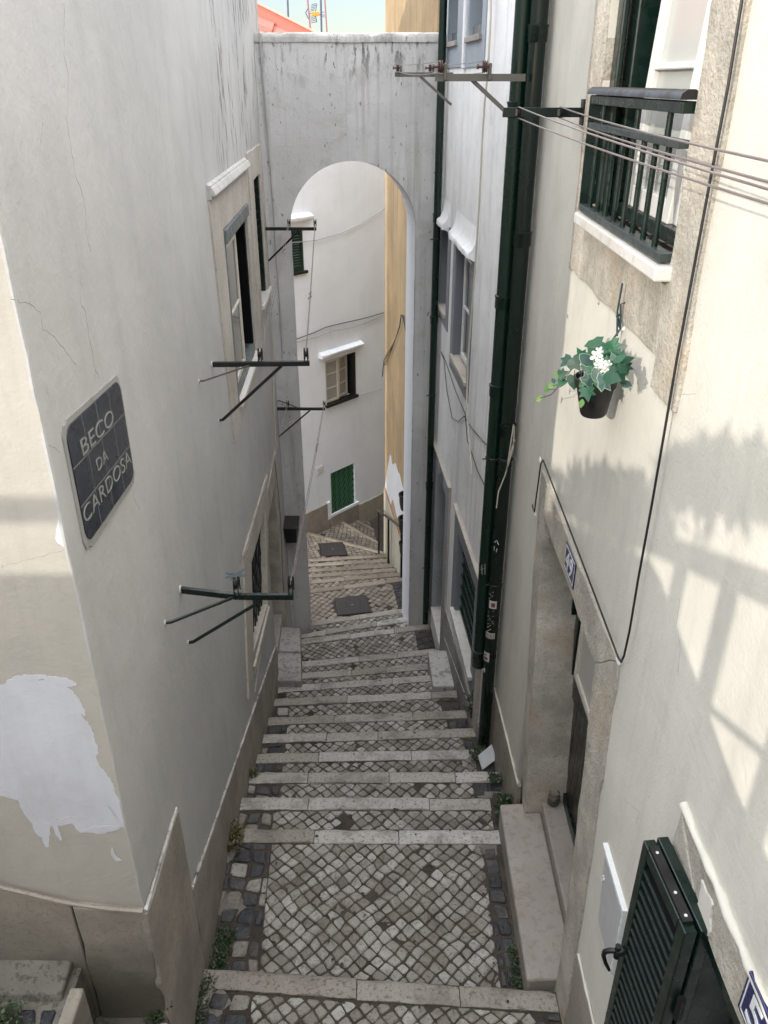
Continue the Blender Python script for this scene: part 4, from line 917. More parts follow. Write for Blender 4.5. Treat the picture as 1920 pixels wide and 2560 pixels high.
lv.build('shutter', M['shutter'], w)
MB().fbox(FW,a-.05,b_+.08,c-.05,c-.002,-.04,.04).build('sill', M['black'], w, bevel=.01)
bar_hood((690,562),(775,547), w, h=.10)
vt = MB()
a,b_,c,d_ = rect([(792,1170),(807,1164),(807,1180),(792,1186)])
vt.fbox(FW,a-.015,b_+.015,c-.015,d_+.015,0,.008)
for i in range(5): vt.fbox(FW,a,b_,c+(d_-c)*(i+.1)/5,c+(d_-c)*(i+.55)/5,.008,.016)
vt.build('vent_grille', M['enamelwhite'], fw)
pq = [fh(*p) for p in [(764.6,1282),(821,1257)]]; zt=(pq[0][1]+pq[1][1])/2
sA = pq[1][0]; sB = fh(895,1261)[0]; z2 = fh(825,1293)[1]; z3=fh(952,1234)[1]
rough_prism(FW,[(-2.5,-9.3),(sA,-9.3),(sA,zt),(-2.5,zt)],-.02,.03,M['plinth'],'plinth_block',fw)
rough_prism(FW,[(sA+.005,-9.3),(sB,-9.3),(sB,z2),(sA+.005,z2)],-.02,.034,M['plinth'],'plinth_block',fw)
MB().fbox(FW,sB+.004,9,-9.3,z3,-.02,.03).build('plinth_block', M['ochrebase'], fw)
MB().fbox(FW,sA-.05,sA+.03,z2-.02,zt+.02,0,.036).fbox(FW,sA-.05,sB,z2-.0,z2+.06,0,.037).build('plinth_trim', M['farwhite'], fw)
def fcable(label, pix, sagx, r, m, o=.03):
    pts=[FW.p(*fh(u,v),o) for u,v in pix]; t=thing('cable',label,'cable',pts[0]); MB().tube(pts,r,6).build('cable_run',M[m],t,smooth=True)
fcable('dark drooping cable across the far white wall above its open window', [(700,862),(735,848),(780,832),(810,818),(850,808),(900,797),(930,789),(957,781)],0,.010,'wiredark')
fcable('pale drooping cable just below the dark one on the far wall', [(700,868),(735,856),(790,842),(830,826),(880,818),(920,803),(957,787)],0,.006,'cablegrey')
fcable('faint white wire sagging across the far wall beside the green shutter', [(690,612),(730,606),(790,600),(850,583),(900,560),(961,521)],0,.006,'cablegrey')
fcable('thin wire sloping across the far wall beside the open window sill', [(860,998),(890,990),(920,980),(953,972)],0,.005,'cablegrey')

# ================================================================ OCHRE HOUSE
oc = thing('ochre_house', 'ochre house wall rising behind the arch with peeling patch', 'house', (.3,12,-8))
MB().quad(OC.p(9.9,-9.4),OC.p(13.75,-9.4),OC.p(13.75,1.25),OC.p(9.9,1.25)).build('wall', M['ochre'], oc)
ob_ = [(1.945-.14*9.9,9.9),(6,9.9),(6,19),(5.2,19.3),(.02,13.752)]
MB().add([(x,y,-9.4) for x,y in ob_]+[(x,y,1.25) for x,y in ob_],[(0,1,6,5),(3,4,9,8),(2,3,8,7),(5,6,7,8,9)]).build('rear_wall', M['ochre'], oc)
MB().add([(x,y,1.253) for x,y in ob_]+[(x,y,1.36) for x,y in ob_],[(4,3,2,1,0),(5,6,7,8,9)]+[(i,(i+1)%5,5+(i+1)%5,5+i) for i in range(5)]).build('roof', M['roof'], oc)
patch(OC,[(963,1282),(962,1230),(965,1200),(970,1165),(976,1136),(981,1160),(988,1157),(994,1175),(1000,1190),(1006,1215),(1012,1240),(1018,1310),(1014,1322),(1001,1308),(992,1290),(986,1262),(980,1250),(975,1285),(968,1262)],.003,M['peel'],'peeling_patch',oc,jit=.012)
patch(OC,[(968,1290),(965,1262),(969,1252),(975,1282),(985,1300),(975,1296)],.003,M['peel'],'peeling_patch',oc,jit=.01)
zd = OC.hit(990,1308)[1]
MB().fbox(OC,9.9,13.76,-9.4,zd,-.01,.025).build('dado', M['ochrebase'], oc)
MB().fbox(OC,9.9,13.76,zd+.003,zd+.06,-.01,.015).build('dado_band', paint('faded_red_band',(.30,.17,.10),rough=.8,var=.3), oc)
t = thing('cable','black cables hanging in loops down the ochre wall','cable',OC.p(10.9,-2.3)); mb=MB()
for k in range(3):
    mb.tube([OC.p(*OC.hit(u+rnd(-2,2),v+rnd(-4,4),.03),.03) for u,v in [(1013,830),(1008,792),(1004,788),(998,815),(990,850),(978,870+6*k),(968,885+8*k),(958,905+6*k),(956,940)]],.006,5)
mb.build('cable_run',M['cable'],t,smooth=True)
# three black planters beside the arch opening
for i,(u,v) in enumerate(((1013,1205),(1011,1262),(1013,1320))):
    s_,z_ = OC.hit(u,v); c = OC.p(s_-.72,z_-.12,.10)
    t = thing('wall_planter', 'black rounded wall planter, %s of three beside the arch opening' % ('topmost','middle one','lowest')[i], 'planter', c, 'black planters behind the arch')
    MB().lathe(c,[(.05,0),(.085,.02),(.105,.12),(.11,.24),(.12,.25),(.12,.28),(.10,.28),(.09,.22)],16,cap=False).build('pot_body',M['pot'],t,smooth=True)
    MB().lathe(c+V((0,0,.2)),[(.095,0),(.095,.01)],16).build('soil',M['ground'],t)
# handrail
rl = thing('handrail', 'black metal stair handrail on three posts along the ochre wall', 'handrail', (.2,12,-7.9))
tops=[]
for (u,v),z,vt_ in (((1003,1441),-7.26,1322),((971,1399),-7.74,1297),((947,1371),-8.08,1280)):
    b0 = atZ(u,v,z); r_=ray(u,vt_); top = V((b0.x,b0.y,(r_.z/r_.y)*b0.y)); tops.append(top)
    MB().bar(b0-V((0,0,.1)),top,.035,.035).build('post',M['black'],rl)
d1=(tops[0]-tops[1]).normalized(); d2=(tops[2]-tops[1]).normalized()
MB().tube([tops[0]+d1*.3+V((0,0,.02)),tops[0]+V((0,0,.02)),tops[1]+V((0,0,.02)),tops[2]+V((0,0,.02)),tops[2]+d2*.12+V((0,0,.02))],.022,8).build('rail',M['brownmetal'],rl,smooth=True)

# ================================================================ ROOF HOUSE AND MASTS IN THE BACKGROUND
rh = thing('tiled_house', 'house with a terracotta tiled roof beyond the arch on the left', 'house', (-3,19,-8))
P = atY(600,-13,18); Q = atY(860,117,18)
dr = (Q-P).normalized(); ac = V((-.22,-1,-.75)).normalized(); nn = dr.cross(ac).normalized()
if nn.z<0: nn=-nn
P0 = P - dr*2 - V((0,0,.30))
tl = MB(); W_=.34; Lg=.52
for j in range(4):
    for i in range(9):
        o0 = P0+ac*(j*W_+.1)+dr*(i*Lg); k=7; vs=[]
        for e,(q,rr,lift) in enumerate(((0,.15,.0),(Lg*1.08,.17,.035))):
            vs += [o0+dr*q+ac*(math.cos(math.pi*t/k)*rr)+nn*(math.sin(math.pi*t/k)*rr*.85+lift) for t in range(k+1)]
        tl.add(vs,[(t,t+1,k+2+t,k+1+t) for t in range(k)])
        e=k+1; tl.add([vs[e+t] for t in range(k+1)]+[vs[e+t]-nn*.02 for t in range(k+1)],[(t,t+1,k+2+t,k+1+t) for t in range(k)])
tl.quad(P0-nn*.02,P0+dr*4.6-nn*.02,P0+dr*4.6+ac*1.3-nn*.02,P0+ac*1.3-nn*.02)
tl.build('roof',M['roof'],rh)
A_=P-dr*2; B_=Q+dr*1.6
MB().bar(A_-V((0,0,.16)),B_-V((0,0,.16)),.2,.32,V((0,0,1))).build('parapet',M['roofwall'],rh)
MB().bar(A_+V((0,0,.01)),B_+V((0,0,.01)),.26,.035,V((0,0,1))).build('coping',paint('pink_coping',(.66,.38,.32),rough=.8),rh)
MB().box((-8,16.5,-9.4),(-1.6,18.2,-.35)).build('wall',M['farwhite'],rh)
def mast(u0,v0,u1,v1,y,r,m,label,cat='mast',name='mast'):
    a=atY(u1,v1,y); c=atY(u0,v0,y); d_=(c-a); c=a+d_*1.6; a=a-d_*.6
    t=thing(name,label,cat,a); MB().tube([a,c],r,8).build('pole',M[m],t); return t
mast(719,0,720.5,43,21,.020,'mast','dark mast behind the tiled roof parapet')
mast(802,0,804,86,21,.022,'mast','dark blue mast just left of a thin red one in the sky')
mast(812,0,818,90,20,.016,'mastred','thin red mast, rightmost against the sky')
an = mast(769,0,775.5,70,19.5,.018,'mastred','television antenna with an orange box on a red mast','antenna','antenna')
yy=19.5; mb=MB(); p=lambda u,v,y=yy: atY(u,v,y)
for s_ in (1,-1):
    c = 33
    a0,a1,b0,b1 = (775,c-12*s_+(-6 if s_>0 else 6)),(792,c-23*s_),(778,c-4*s_),(790,c-5*s_)
    mb.tube([p(764,c-1),p(771,c-14*s_)],.010,5).tube([p(*a1),p(788,c-2*s_)],.010,5)
    for q in range(5):
        v_=c-(6+4.2*q)*s_; mb.tube([p(776+q*.6,v_+1.5),p(786+q*1.4,v_-1.5)],.006,4)
mb.build('reflector',M['mast'],an)
MB().tube([p(770,33),p(812,38)],.008,5).tube([p(805,31),p(812,30)],.005,4).tube([p(803,40),p(813,43)],.005,4).build('boom',M['mast'],an)
c=p(789,35); MB().box((c.x-.08,c.y-.04,c.z-.035),(c.x+.08,c.y+.04,c.z+.04)).build('dipole_box',M['orange'],an,bevel=.01)
# ================================================================ STAIR, PAVING, GROUND
def line_of(l, r, z):
    a, b = atZ(*l, z), atZ(*r, z); k = (b.y-a.y)/(b.x-a.x)
    return a.y-k*a.x, k, z           # y = c + k x
SP_ = [((509,2419),(1383,2477),-4.60),((579,2071),(1247,2071),-4.77),((602,1993),(1250,1992),-4.95),((625,1930),(1250,1926),-5.17),((648,1881),(1205,1871),-5.40),
 ((660,1835),(1190,1818),-5.58),((671,1791),(1180,1773),-5.76),((689,1746),(1125,1725),-6.0),((697,1713),(1075,1685),-6.18),((762,1681),(1068,1657),-6.36),((767,1651),(1102,1619),-6.54),
 ((760,1596),(1077,1558),-6.72),((786,1577),(1022,1541),-6.90),((779,1552),(1009,1520),-7.08),
 ((777,1472),(1009,1442),-7.25),((773,1449),(997,1430),-7.42),((773,1434),(988,1419),-7.58),((773,1421),(982,1408),-7.74),((773,1408),(967,1396),-7.90),((773,1396),(958,1385),-8.06),
 ((769,1328),(954,1377),-8.22),((853,1299),(954,1358),-8.38),((888,1296),(955,1332),-8.54)]
L_ = [line_of(*s) for s in SP_]
def clip(poly, a, b, c):   # keep a*x+b*y<=c
    out = []
    for i in range(len(poly)):
        p, q = poly[i], poly[(i+1)%len(poly)]; dp, dq = a*p[0]+b*p[1]-c, a*q[0]+b*q[1]-c
        if dp <= 0: out.append(p)
        if dp*dq < 0:
            t = dp/(dp-dq); out.append((p[0]+(q[0]-p[0])*t, p[1]+(q[1]-p[1])*t))
    return out
def area(p): return abs(sum(p[i][0]*p[(i+1)%len(p)][1]-p[(i+1)%len(p)][0]*p[i][1] for i in range(len(p))))/2
BIG = [(-4,-1),(5,-1),(5,22),(-4,22)]
def side_clip(poly, k, wide=False):
    e = .35 if wide else 0
    if k < 14:
        poly = clip(poly, -1, -.037, .950+e)              # left plinth  x >= -.95-.037y
        if k < 5: poly = clip(poly, 1, 0, .986+e)
        else: poly = clip(poly, 1, .075, 1.3525-.018+e)
        if k in (12,13) and not wide: pass
    else:
        n = FW.n; o = FW.o; poly = clip(poly, -n.x, -n.y, -(n.x*o.x+n.y*o.y)-.03+e)
        poly = clip(poly, 1, .14, 1.945-.03+e); poly = clip(poly, -1, 0, 2.3)
    return poly
def tread_poly(k, wide=False, back=0., front=0.):
    p = list(BIG); c,kk,z = L_[k]
    p = clip(p, -kk, 1, c-front)                        # before this nosing
    if k == 0: p = clip(p, 0, -1, -.75)
    else:
        c0,k0,_ = L_[k-1]; p = clip(p, k0, -1, -c0-back)
    return side_clip(p, k, wide)
stairs = MB()
for k in range(len(L_)+1):
    if k < len(L_): p = tread_poly(k, True); z = L_[k][2]-.012
    else:
        c0,k0,z0 = L_[-1]; p = side_clip(clip(clip(list(BIG), k0, -1, -c0), 0, 1, 20), 15, True); z = z0-.17
    if len(p) < 3: continue
    n = len(p); cx = [(x,y) for x,y in p]
    stairs.add([(x,y,z-1.0) for x,y in cx]+[(x,y,z) for x,y in cx], [tuple(range(n-1,-1,-1)),tuple(range(n,2*n))]+[(i,(i+1)%n,n+(i+1)%n,n+i) for i in range(n)])
struct(fix_normals(stairs.build('stairs', M['grout'])))
# kerb stones along every nosing
NW = .125
kerbs, fkerbs = MB(), MB()
def kerb(k):
    c,kk,z = L_[k]; p = side_clip(clip(clip(list(BIG), -kk,1,c), kk,-1,-(c-NW)), k)
    xs = [q[0] for q in p]; x = min(xs)+.004; x1 = max(xs)-.004
    if k in (1,2) : x1 = min(x1, .83)
    while x < x1-.05:
        ln = rnd(.42,.95) if k<14 else rnd(.4,.7); e = min(x+ln, x1)
        if x1-e < .2: e = x1
        if kerbs is not None:
            m = max(3,int((e-x)/.07)); tz=rnd(-.003,.004); ty=rnd(-.006,.006); rows=[]
            for i in range(m+1):
                xx = x+.003+(e-x-.006)*i/m; y = c+kk*xx+ty; w=.5*.0
                j = lambda a: rnd(-a,a)
                endr = .004 if i in (0,m) else 0
                dip = -.010*(rnd(0,1)**6)
                rows.append([(xx,y-NW+j(.004),z-.05),(xx,y-NW+j(.004),z-.002-endr),(xx,y-NW+.010,z+.003+tz-endr),(xx,y-.030+j(.003),z+.003+tz-endr+dip*.4),(xx,y-.010+j(.004),z-.002+tz-endr+dip),(xx,y+j(.004),z-.014+j(.003)+dip),(xx,y-.002,z-.11)])
            q=7
            (kerbs if k<14 else fkerbs).add([v for r in rows for v in r],[(i*q+a,(i+1)*q+a,(i+1)*q+(a+1)%q,i*q+(a+1)%q) for i in range(m) for a in range(q)]+[tuple(range(q)),tuple(range(m*q+q-1,m*q-1,-1))])
        x = e
for k in range(len(L_)): kerb(k)
struct(fix_normals(fkerbs.build('kerb', M['farkerb'], smooth=True)))
ko = struct(fix_normals(kerbs.build('kerb', M['nosing'], smooth=True)))
# setts
cob, bas, fcob = MB(), MB(), MB()
def sett(mb, poly, z, hi, far=False):
    n = len(poly); cx = sum(p[0] for p in poly)/n; cy = sum(p[1] for p in poly)/n
    tx, ty = rnd(-.05,.05), rnd(-.05,.05); dz = rnd(-.004,.004)
    h = lambda x,y: z+hi+dz+(x-cx)*tx+(y-cy)*ty
    vs = [(x,y,z-.02) for x,y in poly]
    vs += [(x,y,h(x,y)-.006) for x,y in poly]
    f1 = rnd(.78,.88)
    vs += [(cx+(x-cx)*f1+rnd(-.002,.002),cy+(y-cy)*f1+rnd(-.002,.002),h(x,y)+rnd(-.0015,.002)) for x,y in poly]
    vs.append((cx+rnd(-.008,.008),cy+rnd(-.008,.008),h(cx,cy)+rnd(-.001,.004)))
    fs = [(r*n+i,r*n+(i+1)%n,(r+1)*n+(i+1)%n,(r+1)*n+i) for r in (0,1) for i in range(n)]+[(2*n+i,2*n+(i+1)%n,3*n) for i in range(n)]
    mb.add(vs, fs)
def shrink(poly, d):
    n = len(poly); cx = sum(p[0] for p in poly)/n; cy = sum(p[1] for p in poly)/n; out=[]
    for x,y in poly:
        l = math.hypot(x-cx,y-cy); f = max(0,(l-d)/l) if l else 0; out.append((cx+(x-cx)*f, cy+(y-cy)*f))
    return out
def fill(poly, z, a, ang, mb, gap=.010, hi=.002, jit=.008, holes=(), miss=0, alt=None, pa=0):
    ca, sa = math.cos(ang), math.sin(ang)
    us = [x*ca+y*sa for x,y in poly]; vs = [-x*sa+y*ca for x,y in poly]
    # accumulated drift keeps the grid from looking ruled
    J = {}
    def P(i,j):
        if (i,j) not in J:
            u = i*a+.006*math.sin(j*.9+i*.23)+rnd(-jit,jit); v = j*a+.006*math.sin(i*.7+j*.31)+rnd(-jit,jit); J[(i,j)] = (u*ca-v*sa, u*sa+v*ca)
        return J[(i,j)]
    E_ = [(poly[i],poly[(i+1)%len(poly)]) for i in range(len(poly))]
    sgn = 1 if sum(poly[i][0]*poly[(i+1)%len(poly)][1]-poly[(i+1)%len(poly)][0]*poly[i][1] for i in range(len(poly)))>0 else -1
    for i in range(int(min(us)/a)-1, int(max(us)/a)+2):
        for j in range(int(min(vs)/a)-1, int(max(vs)/a)+2):
            q = [P(i,j),P(i+1,j),P(i+1,j+1),P(i,j+1)]
            for p0,p1 in E_:
                ex,ey = p1[0]-p0[0],p1[1]-p0[1]; nx,ny = ey*sgn,-ex*sgn
                q = clip(q, nx, ny, nx*p0[0]+ny*p0[1])
                if len(q)<3: break
            if len(q)<3 or area(q)<.22*a*a: continue
            if miss and random.random()<miss: continue
            c0 = (sum(p[0] for p in q)/len(q), sum(p[1] for p in q)/len(q))
            if any(inside(c0,h) for h in holes): continue
            # chop the corners
            m=len(q); r=[]
            for t in range(m):
                p,pp,pn = q[t],q[t-1],q[(t+1)%m]; f0,f1 = rnd(.06,.20),rnd(.06,.20)
                r += [(p[0]+(pp[0]-p[0])*f0,p[1]+(pp[1]-p[1])*f0),(p[0]+(pn[0]-p[0])*f1,p[1]+(pn[1]-p[1])*f1)]
            r = shrink(r, gap*rnd(.35,1.0))
            sett(alt if (alt and random.random()<pa) else mb, r, z, hi+rnd(-.003,.003))
def inside(p, poly):
    s = None
    for i in range(len(poly)):
        a,b_ = poly[i],poly[(i+1)%len(poly)]; c = (b_[0]-a[0])*(p[1]-a[1])-(b_[1]-a[1])*(p[0]-a[0])
        if s is None: s = c>0
        elif (c>0)!=s: return False
    return True
def pixpoly(pts, z): return [(q.x,q.y) for q in (atZ(*p,z) for p in pts)]
man = {14: pixpoly([(834,1496),(914.6,1486),(931.5,1531),(842,1540.6)],-7.25), 20: pixpoly([(796,1358.6),(859,1353.7),(868.8,1388.7),(802.5,1391)],-8.22)}
SET = .071
for k in range(len(L_)):
    c,kk,z = L_[k]
    p = tread_poly(k, False, .006, NW+.006)
    if k == 0: p = clip(p, 0,-1,-2.0)
    if len(p)<3 or area(p)<.01: continue
    if k in (1,): p = clip(p,1,0,.818)
    if k == 2: p = clip(p,1,0,.96)
    holes = [man[k]] if k in man else []
    lw = {0:.30,1:.30,2:.26,3:.27,4:.24,5:.22,6:.20,7:.17}.get(k, .10 if k<14 else 0)
    rw = {0:.14,1:.12,2:.16,3:.24,4:.16,5:.13,6:.22,7:.2,8:.15}.get(k, .22 if k in (11,14) else (.1 if k<14 else 0))
    mid = p
    if lw:
        yl=-.95-lw; e = clip(p, 1, .037, yl+2*0+0 if False else -(.95-lw)); mid = clip(mid, -1, -.037, .95-lw)
        if len(e)>2 and area(e)>.004: fill(e, z-.012, .115, kk*.6+rnd(-.1,.1), bas, .014, .009, .016, miss=.08, alt=cob, pa=.3)
    if rw:
        xr = (.986 if k<5 else None)
        if k==1: xr=.818
        if xr is not None: e = clip(p, -1, 0, -(xr-rw)); mid = clip(mid, 1, 0, xr-rw)
        else:
            A = (1,.075,1.3345) if k<14 else (1,.14,1.915)
            e = clip(p, -A[0],-A[1],-(A[2]-rw)); mid = clip(mid, A[0],A[1],A[2]-rw)
        if len(e)>2 and area(e)>.004: fill(e, z-.012, .115 if k<12 else .085, kk+rnd(-.1,.1), bas, .016, .009, .014, miss=.06)
    if len(mid)>2: fill(mid, z-.012, SET if k<14 else .088, math.radians(45)+math.atan(kk)+rnd(-.03,.03), cob if k<14 else fcob, .0058, .006, .008, holes, miss=.012)
c0,k0,z0 = L_[-1]
p = side_clip(clip(clip(list(BIG), k0,-1,-c0), 0,1,17.2), 15)
if len(p)>2: fill(p, z0-.17, .09, .6, fcob, .010, .006, .007)
struct(cob.build('cobblestones', M['cobble']))
struct(fcob.build('cobblestones', M['farcobble']))
struct(bas.build('basalt_border', M['basalt']))
# cement smears between the side setts
sm = MB()
for (x,y,k,r) in ((-1.02,3.5,1,.12),(-.98,2.75,0,.12),(.72,3.95,1,.10),(.88,4.75,3,.12),(-1.05,3.9,1,.1),(.80,6.6,7,.13),(.78,5.9,6,.1)):
    z=L_[k][2]-.0085; n=18
    sm.add([(x+r*rnd(.6,1.1)*math.cos(2*math.pi*i/n), y+r*rnd(.5,1.0)*math.sin(2*math.pi*i/n), z) for i in range(n)],[tuple(range(n))])
struct(sm.build('cement_joints', M['cgrout']))
for k,lab in ((14,'large dark iron manhole cover just under the arch'),(20,'smaller dark iron manhole cover on the far landing')):
    q = man[k]; z=L_[k][2]; cx=sum(p[0] for p in q)/4; cy=sum(p[1] for p in q)/4
    t = thing('manhole_cover', lab, 'manhole cover', (cx,cy,z))
    f_ = lambda s: [(cx+(x-cx)*s,cy+(y-cy)*s) for x,y in q]
    a=f_(.985); MB().add([(x,y,z-.03) for x,y in a]+[(x,y,z+.001) for x,y in a],[(3,2,1,0),(4,5,6,7),(0,1,5,4),(1,2,6,5),(2,3,7,6),(3,0,4,7)]).build('frame',M['black'],t)
    a=f_(.93); b_=f_(.92); pl=MB().add([(x,y,z-.005) for x,y in a]+[(x,y,z+.006) for x,y in b_],[(3,2,1,0),(4,5,6,7),(0,1,5,4),(1,2,6,5),(2,3,7,6),(3,0,4,7)])
    lerp=lambda A,B,t:(A[0]+(B[0]-A[0])*t,A[1]+(B[1]-A[1])*t)
    for i in range(12):
        for j in range(12):
            u_,v_=.06+.88*i/11,.06+.88*j/11; m_=lerp(lerp(b_[0],b_[1],u_),lerp(b_[3],b_[2],u_),v_); s_=.009
            pl.add([(m_[0]-s_,m_[1],z+.006),(m_[0],m_[1]-s_,z+.006),(m_[0]+s_,m_[1],z+.006),(m_[0],m_[1]+s_,z+.006),(m_[0],m_[1],z+.010)],[(0,1,4),(1,2,4),(2,3,4),(3,0,4)])
    pl.build('cover',M['iron'],t)
    MB().lathe((cx,cy,z+.005),[(.02,0),(.018,.006),(.008,.007)],10).build('keyhole',M['galv'],t)
# ground sheet
g = MB().box((-300,-300,-9.75),(300,300,-9.5)).build('ground', M['ground']); struct(g)
# side lane at lower left
sl_ = MB()
sl_.box((-1.38,-2.0,-5.6),(-1.035,2.328,-3.97)); sl_.box((-6,-2.0,-5.6),(-1.384,2.328,-3.585))
struct(sl_.build('side_lane', M['lanecement']))
e = MB()
for a_,c_ in ((-1.9,.1),(.104,1.3),(1.304,2.2)): e.box((-1.40,a_,-4.2),(-1.335,c_,-3.565))
struct(e.build('lane_kerb', M['plinth'], bevel=.012))
e = MB()
for a_,c_ in ((-1.9,1.5),(1.504,2.27)): e.box((-1.075,a_,-4.8),(-1.015,c_,-3.945))
struct(e.build('platform_kerb', M['plinth'], bevel=.02))
lb = MB(); fill([(-2.6,.6),(-1.42,.6),(-1.42,2.12),(-2.6,2.12)], -3.585, .13, .15, lb, .022, .008, .016, miss=.1)
fill([(-1.33,.6),(-1.09,.6),(-1.09,1.85),(-1.33,1.85)], -3.97, .13, .1, lb, .022, .006, .016, miss=.25)
struct(lb.build('side_lane_setts', M['basalt']))
struct(MB().hexa([(-6,2.12,-3.6),(-1.42,2.14,-3.6),(-1.42,2.30,-3.6),(-6,2.30,-3.6),(-6,2.14,-3.50),(-1.42,2.16,-3.55),(-1.42,2.33,-3.53),(-6,2.33,-3.46)]).build('lane_edge', M['lanecement'], bevel=.01))

# ---- weeds and litter
def leafquad(mb, c, d, up, L, w):
    d = d.normalized(); s = d.cross(up); s = s.normalized() if s.length>1e-4 else V((1,0,0)); n = s.cross(d)
    mb.add([c, c+d*L*.4+s*w*.5+n*L*.06, c+d*L, c+d*L*.4-s*w*.5+n*L*.06], [(0,1,2),(0,2,3)])
def weed(label, c, r, h, n, m='weed', L=.045, cat='weed', grp='weeds growing at the wall foot', along=None):
    t = thing('weed', label, cat, c, grp); mb = MB(); st = MB(); c = V(c)
    for i in range(n):
        q = V((rnd(-1,1)*r, rnd(-1,1)*r, 0))
        if along: q = V(along)*rnd(-1,1)+V((rnd(-1,1)*r,rnd(-1,1)*r,0))
        top = c+q+V((rnd(-.03,.03),rnd(-.03,.03),h*rnd(.25,1)))
        if i%3==0: st.tube([c+q*.7, (c+q*.9+top)/2+V((rnd(-.01,.01),rnd(-.01,.01),0)), top], .0022, 4)
        for j in range(3):
            d = V((rnd(-1,1),rnd(-1,1),rnd(-.2,.7))); leafquad(mb, top+V((rnd(-.015,.015),rnd(-.015,.015),rnd(-.03,.01))), d, V((0,0,1)), L*rnd(.5,1.1), L*rnd(.35,.6))
    mb.build('foliage', M[m], t); st.build('stem', M['stem'], t)
weed('mossy green weed patch along the left plinth of the near landing', (-1.0,3.12,-4.755), .035, .045, 200, L=.024, along=(.02,.17,0))
weed('leafy weed clump at the corner plinth beside the nearest kerb', (-1.03,2.72,-4.595), .03, .05, 90, L=.025, along=(.01,.16,0))
weed('low weed growing at the corner base right beneath the plinth edge', (-1.0,2.47,-4.595), .04, .08, 40, L=.03)
weed('dry brownish weed tuft on the left of the second kerb', (-1.06,4.0,-4.755), .04, .07, 60, m='dryweed', L=.04, along=(.0,.10,0))
weed('round leaved green weed clump beside the large doorstep', (.915,4.40,-4.94), .04, .12, 80, L=.042, along=(.02,.09,0))
weed('small creeping weed between the kerb and the cream plinth', (.93,4.95,-5.15), .05, .05, 50, L=.03)
weed('mossy weed strip along the front of the large doorstep', (.80,3.05,-4.765), .015, .035, 70, L=.024, along=(.01,.13,0))
weed('tall thin weed at the foot of the white house plinth', (.86,6.15,-5.58), .03, .32, 26, L=.05)
weed('small weed behind the foot of the thick drainpipe', (.84,5.45,-5.39), .06, .08, 60, L=.03)
weed('dark moss tuft at the left end of the fourth kerb', (-1.12,5.0,-5.16), .03, .05, 50, m='dryweed', L=.03)
weed('dark leafy weed on the side lane at the lower left edge', (-1.72,2.02,-3.57), .06, .06, 130, L=.03, along=(.12,.03,0))
weed('little weed by the corner of the side lane kerb', (-1.08,2.30,-3.95), .03, .05, 30, L=.03)
tl_ = thing('marble_offcut', 'white marble offcut leaning against the cream plinth near the drainpipe', 'slab', (.93,5.22,-5.15))
c1,c2,c3,c4 = [ray(*p) for p in ((1195.5,1890),(1230,1861),(1241,1898),(1206,1925))]
Pb = atZ(1206,1925,-5.385); Pt = c2*((.965)/c2.x)
pa = c1*(((Pb.y*.5+Pt.y*.5))/c1.y); pc = c3*(((Pb.y*.5+Pt.y*.5))/c3.y)
nn_ = (Pt-Pb).cross(pc-pa).normalized()*.02
fix_normals(MB().hexa([Pb,pc,Pt,pa,Pb+nn_,pc+nn_,Pt+nn_,pa+nn_]).build('slab', M['paper'], tl_, bevel=.002))
# dark spots of old gum on stones
gm_ = MB()
for i in range(70):
    k = random.choice([0,0,1,1,1,1,2,3,4,5,6,7,8]); c,kk,z = L_[k]; x=rnd(-.75,.7); lo = (L_[k-1][0]+L_[k-1][1]*x) if k else 2.4; y=rnd(lo, c+kk*x-.01); r=rnd(.006,.016); n=9
    gm_.add([(x+r*rnd(.7,1.1)*math.cos(2*math.pi*i/n),y+r*rnd(.7,1.2)*math.sin(2*math.pi*i/n),z+.006) for i in range(n)]+[(x,y,z+.008)],[(i,(i+1)%n,n) for i in range(n)])
struct(gm_.build('gum_spots', M['iron']), 'stuff')
# ================================================================ HANGING FLOWER POT
pt = thing('flower_pot', 'black hanging flower pot with ivy and white flowers on the cream wall', 'flower pot', (.90,3.28,-1.25))
pc_ = V((.897,3.27,-1.262)); axp = V((-.05,-.03,1)).normalized()
MB().lathe(pc_, [(.0,.0),(.050,.0),(.056,.008),(.078,.125),(.086,.13),(.090,.172),(.084,.172),(.076,.13),(.06,.10)], 28, axp, cap=False).build('pot_body', M['pot'], pt, smooth=True)
MB().lathe(pc_+axp*.145, [(.0775,0),(.0775,.004)], 20, axp).build('soil', M['ground'], pt)
nail = RW.p(*RW.hit(1560,822),.015); rimc = pc_+axp*.17
hg = MB()
for a_ in (.3,2.4,4.2): hg.tube([rimc+V((.085*math.cos(a_),.085*math.sin(a_),-.01)), (rimc+nail)/2+V((-.02,0,.0)), nail], .0042, 6)
hg.tube([nail+V((-.01,.0,-.03)), atY(1548,790,nail.y)+V((-.01,0,.02)), atY(1550,742,nail.y), atY(1556,708,nail.y)], .0042, 6).tube([nail, atY(1552,760,nail.y), atY(1564,756,nail.y)],.0042,6)
hg.tube([atY(1549,788,nail.y), atY(1550,790,nail.y)+V((-.01,.01,.0)), nail],.006,6)
hg.build('hanger', paint('blue_grey_cord',(.03,.05,.06)), pt, smooth=True)
MB().lathe(RW.p(*RW.hit(1560,822),-.004),[(.010,0),(.008,.01),(.003,.012),(.003,.03)],8,RW.n).build('nail', M['frame'], pt)
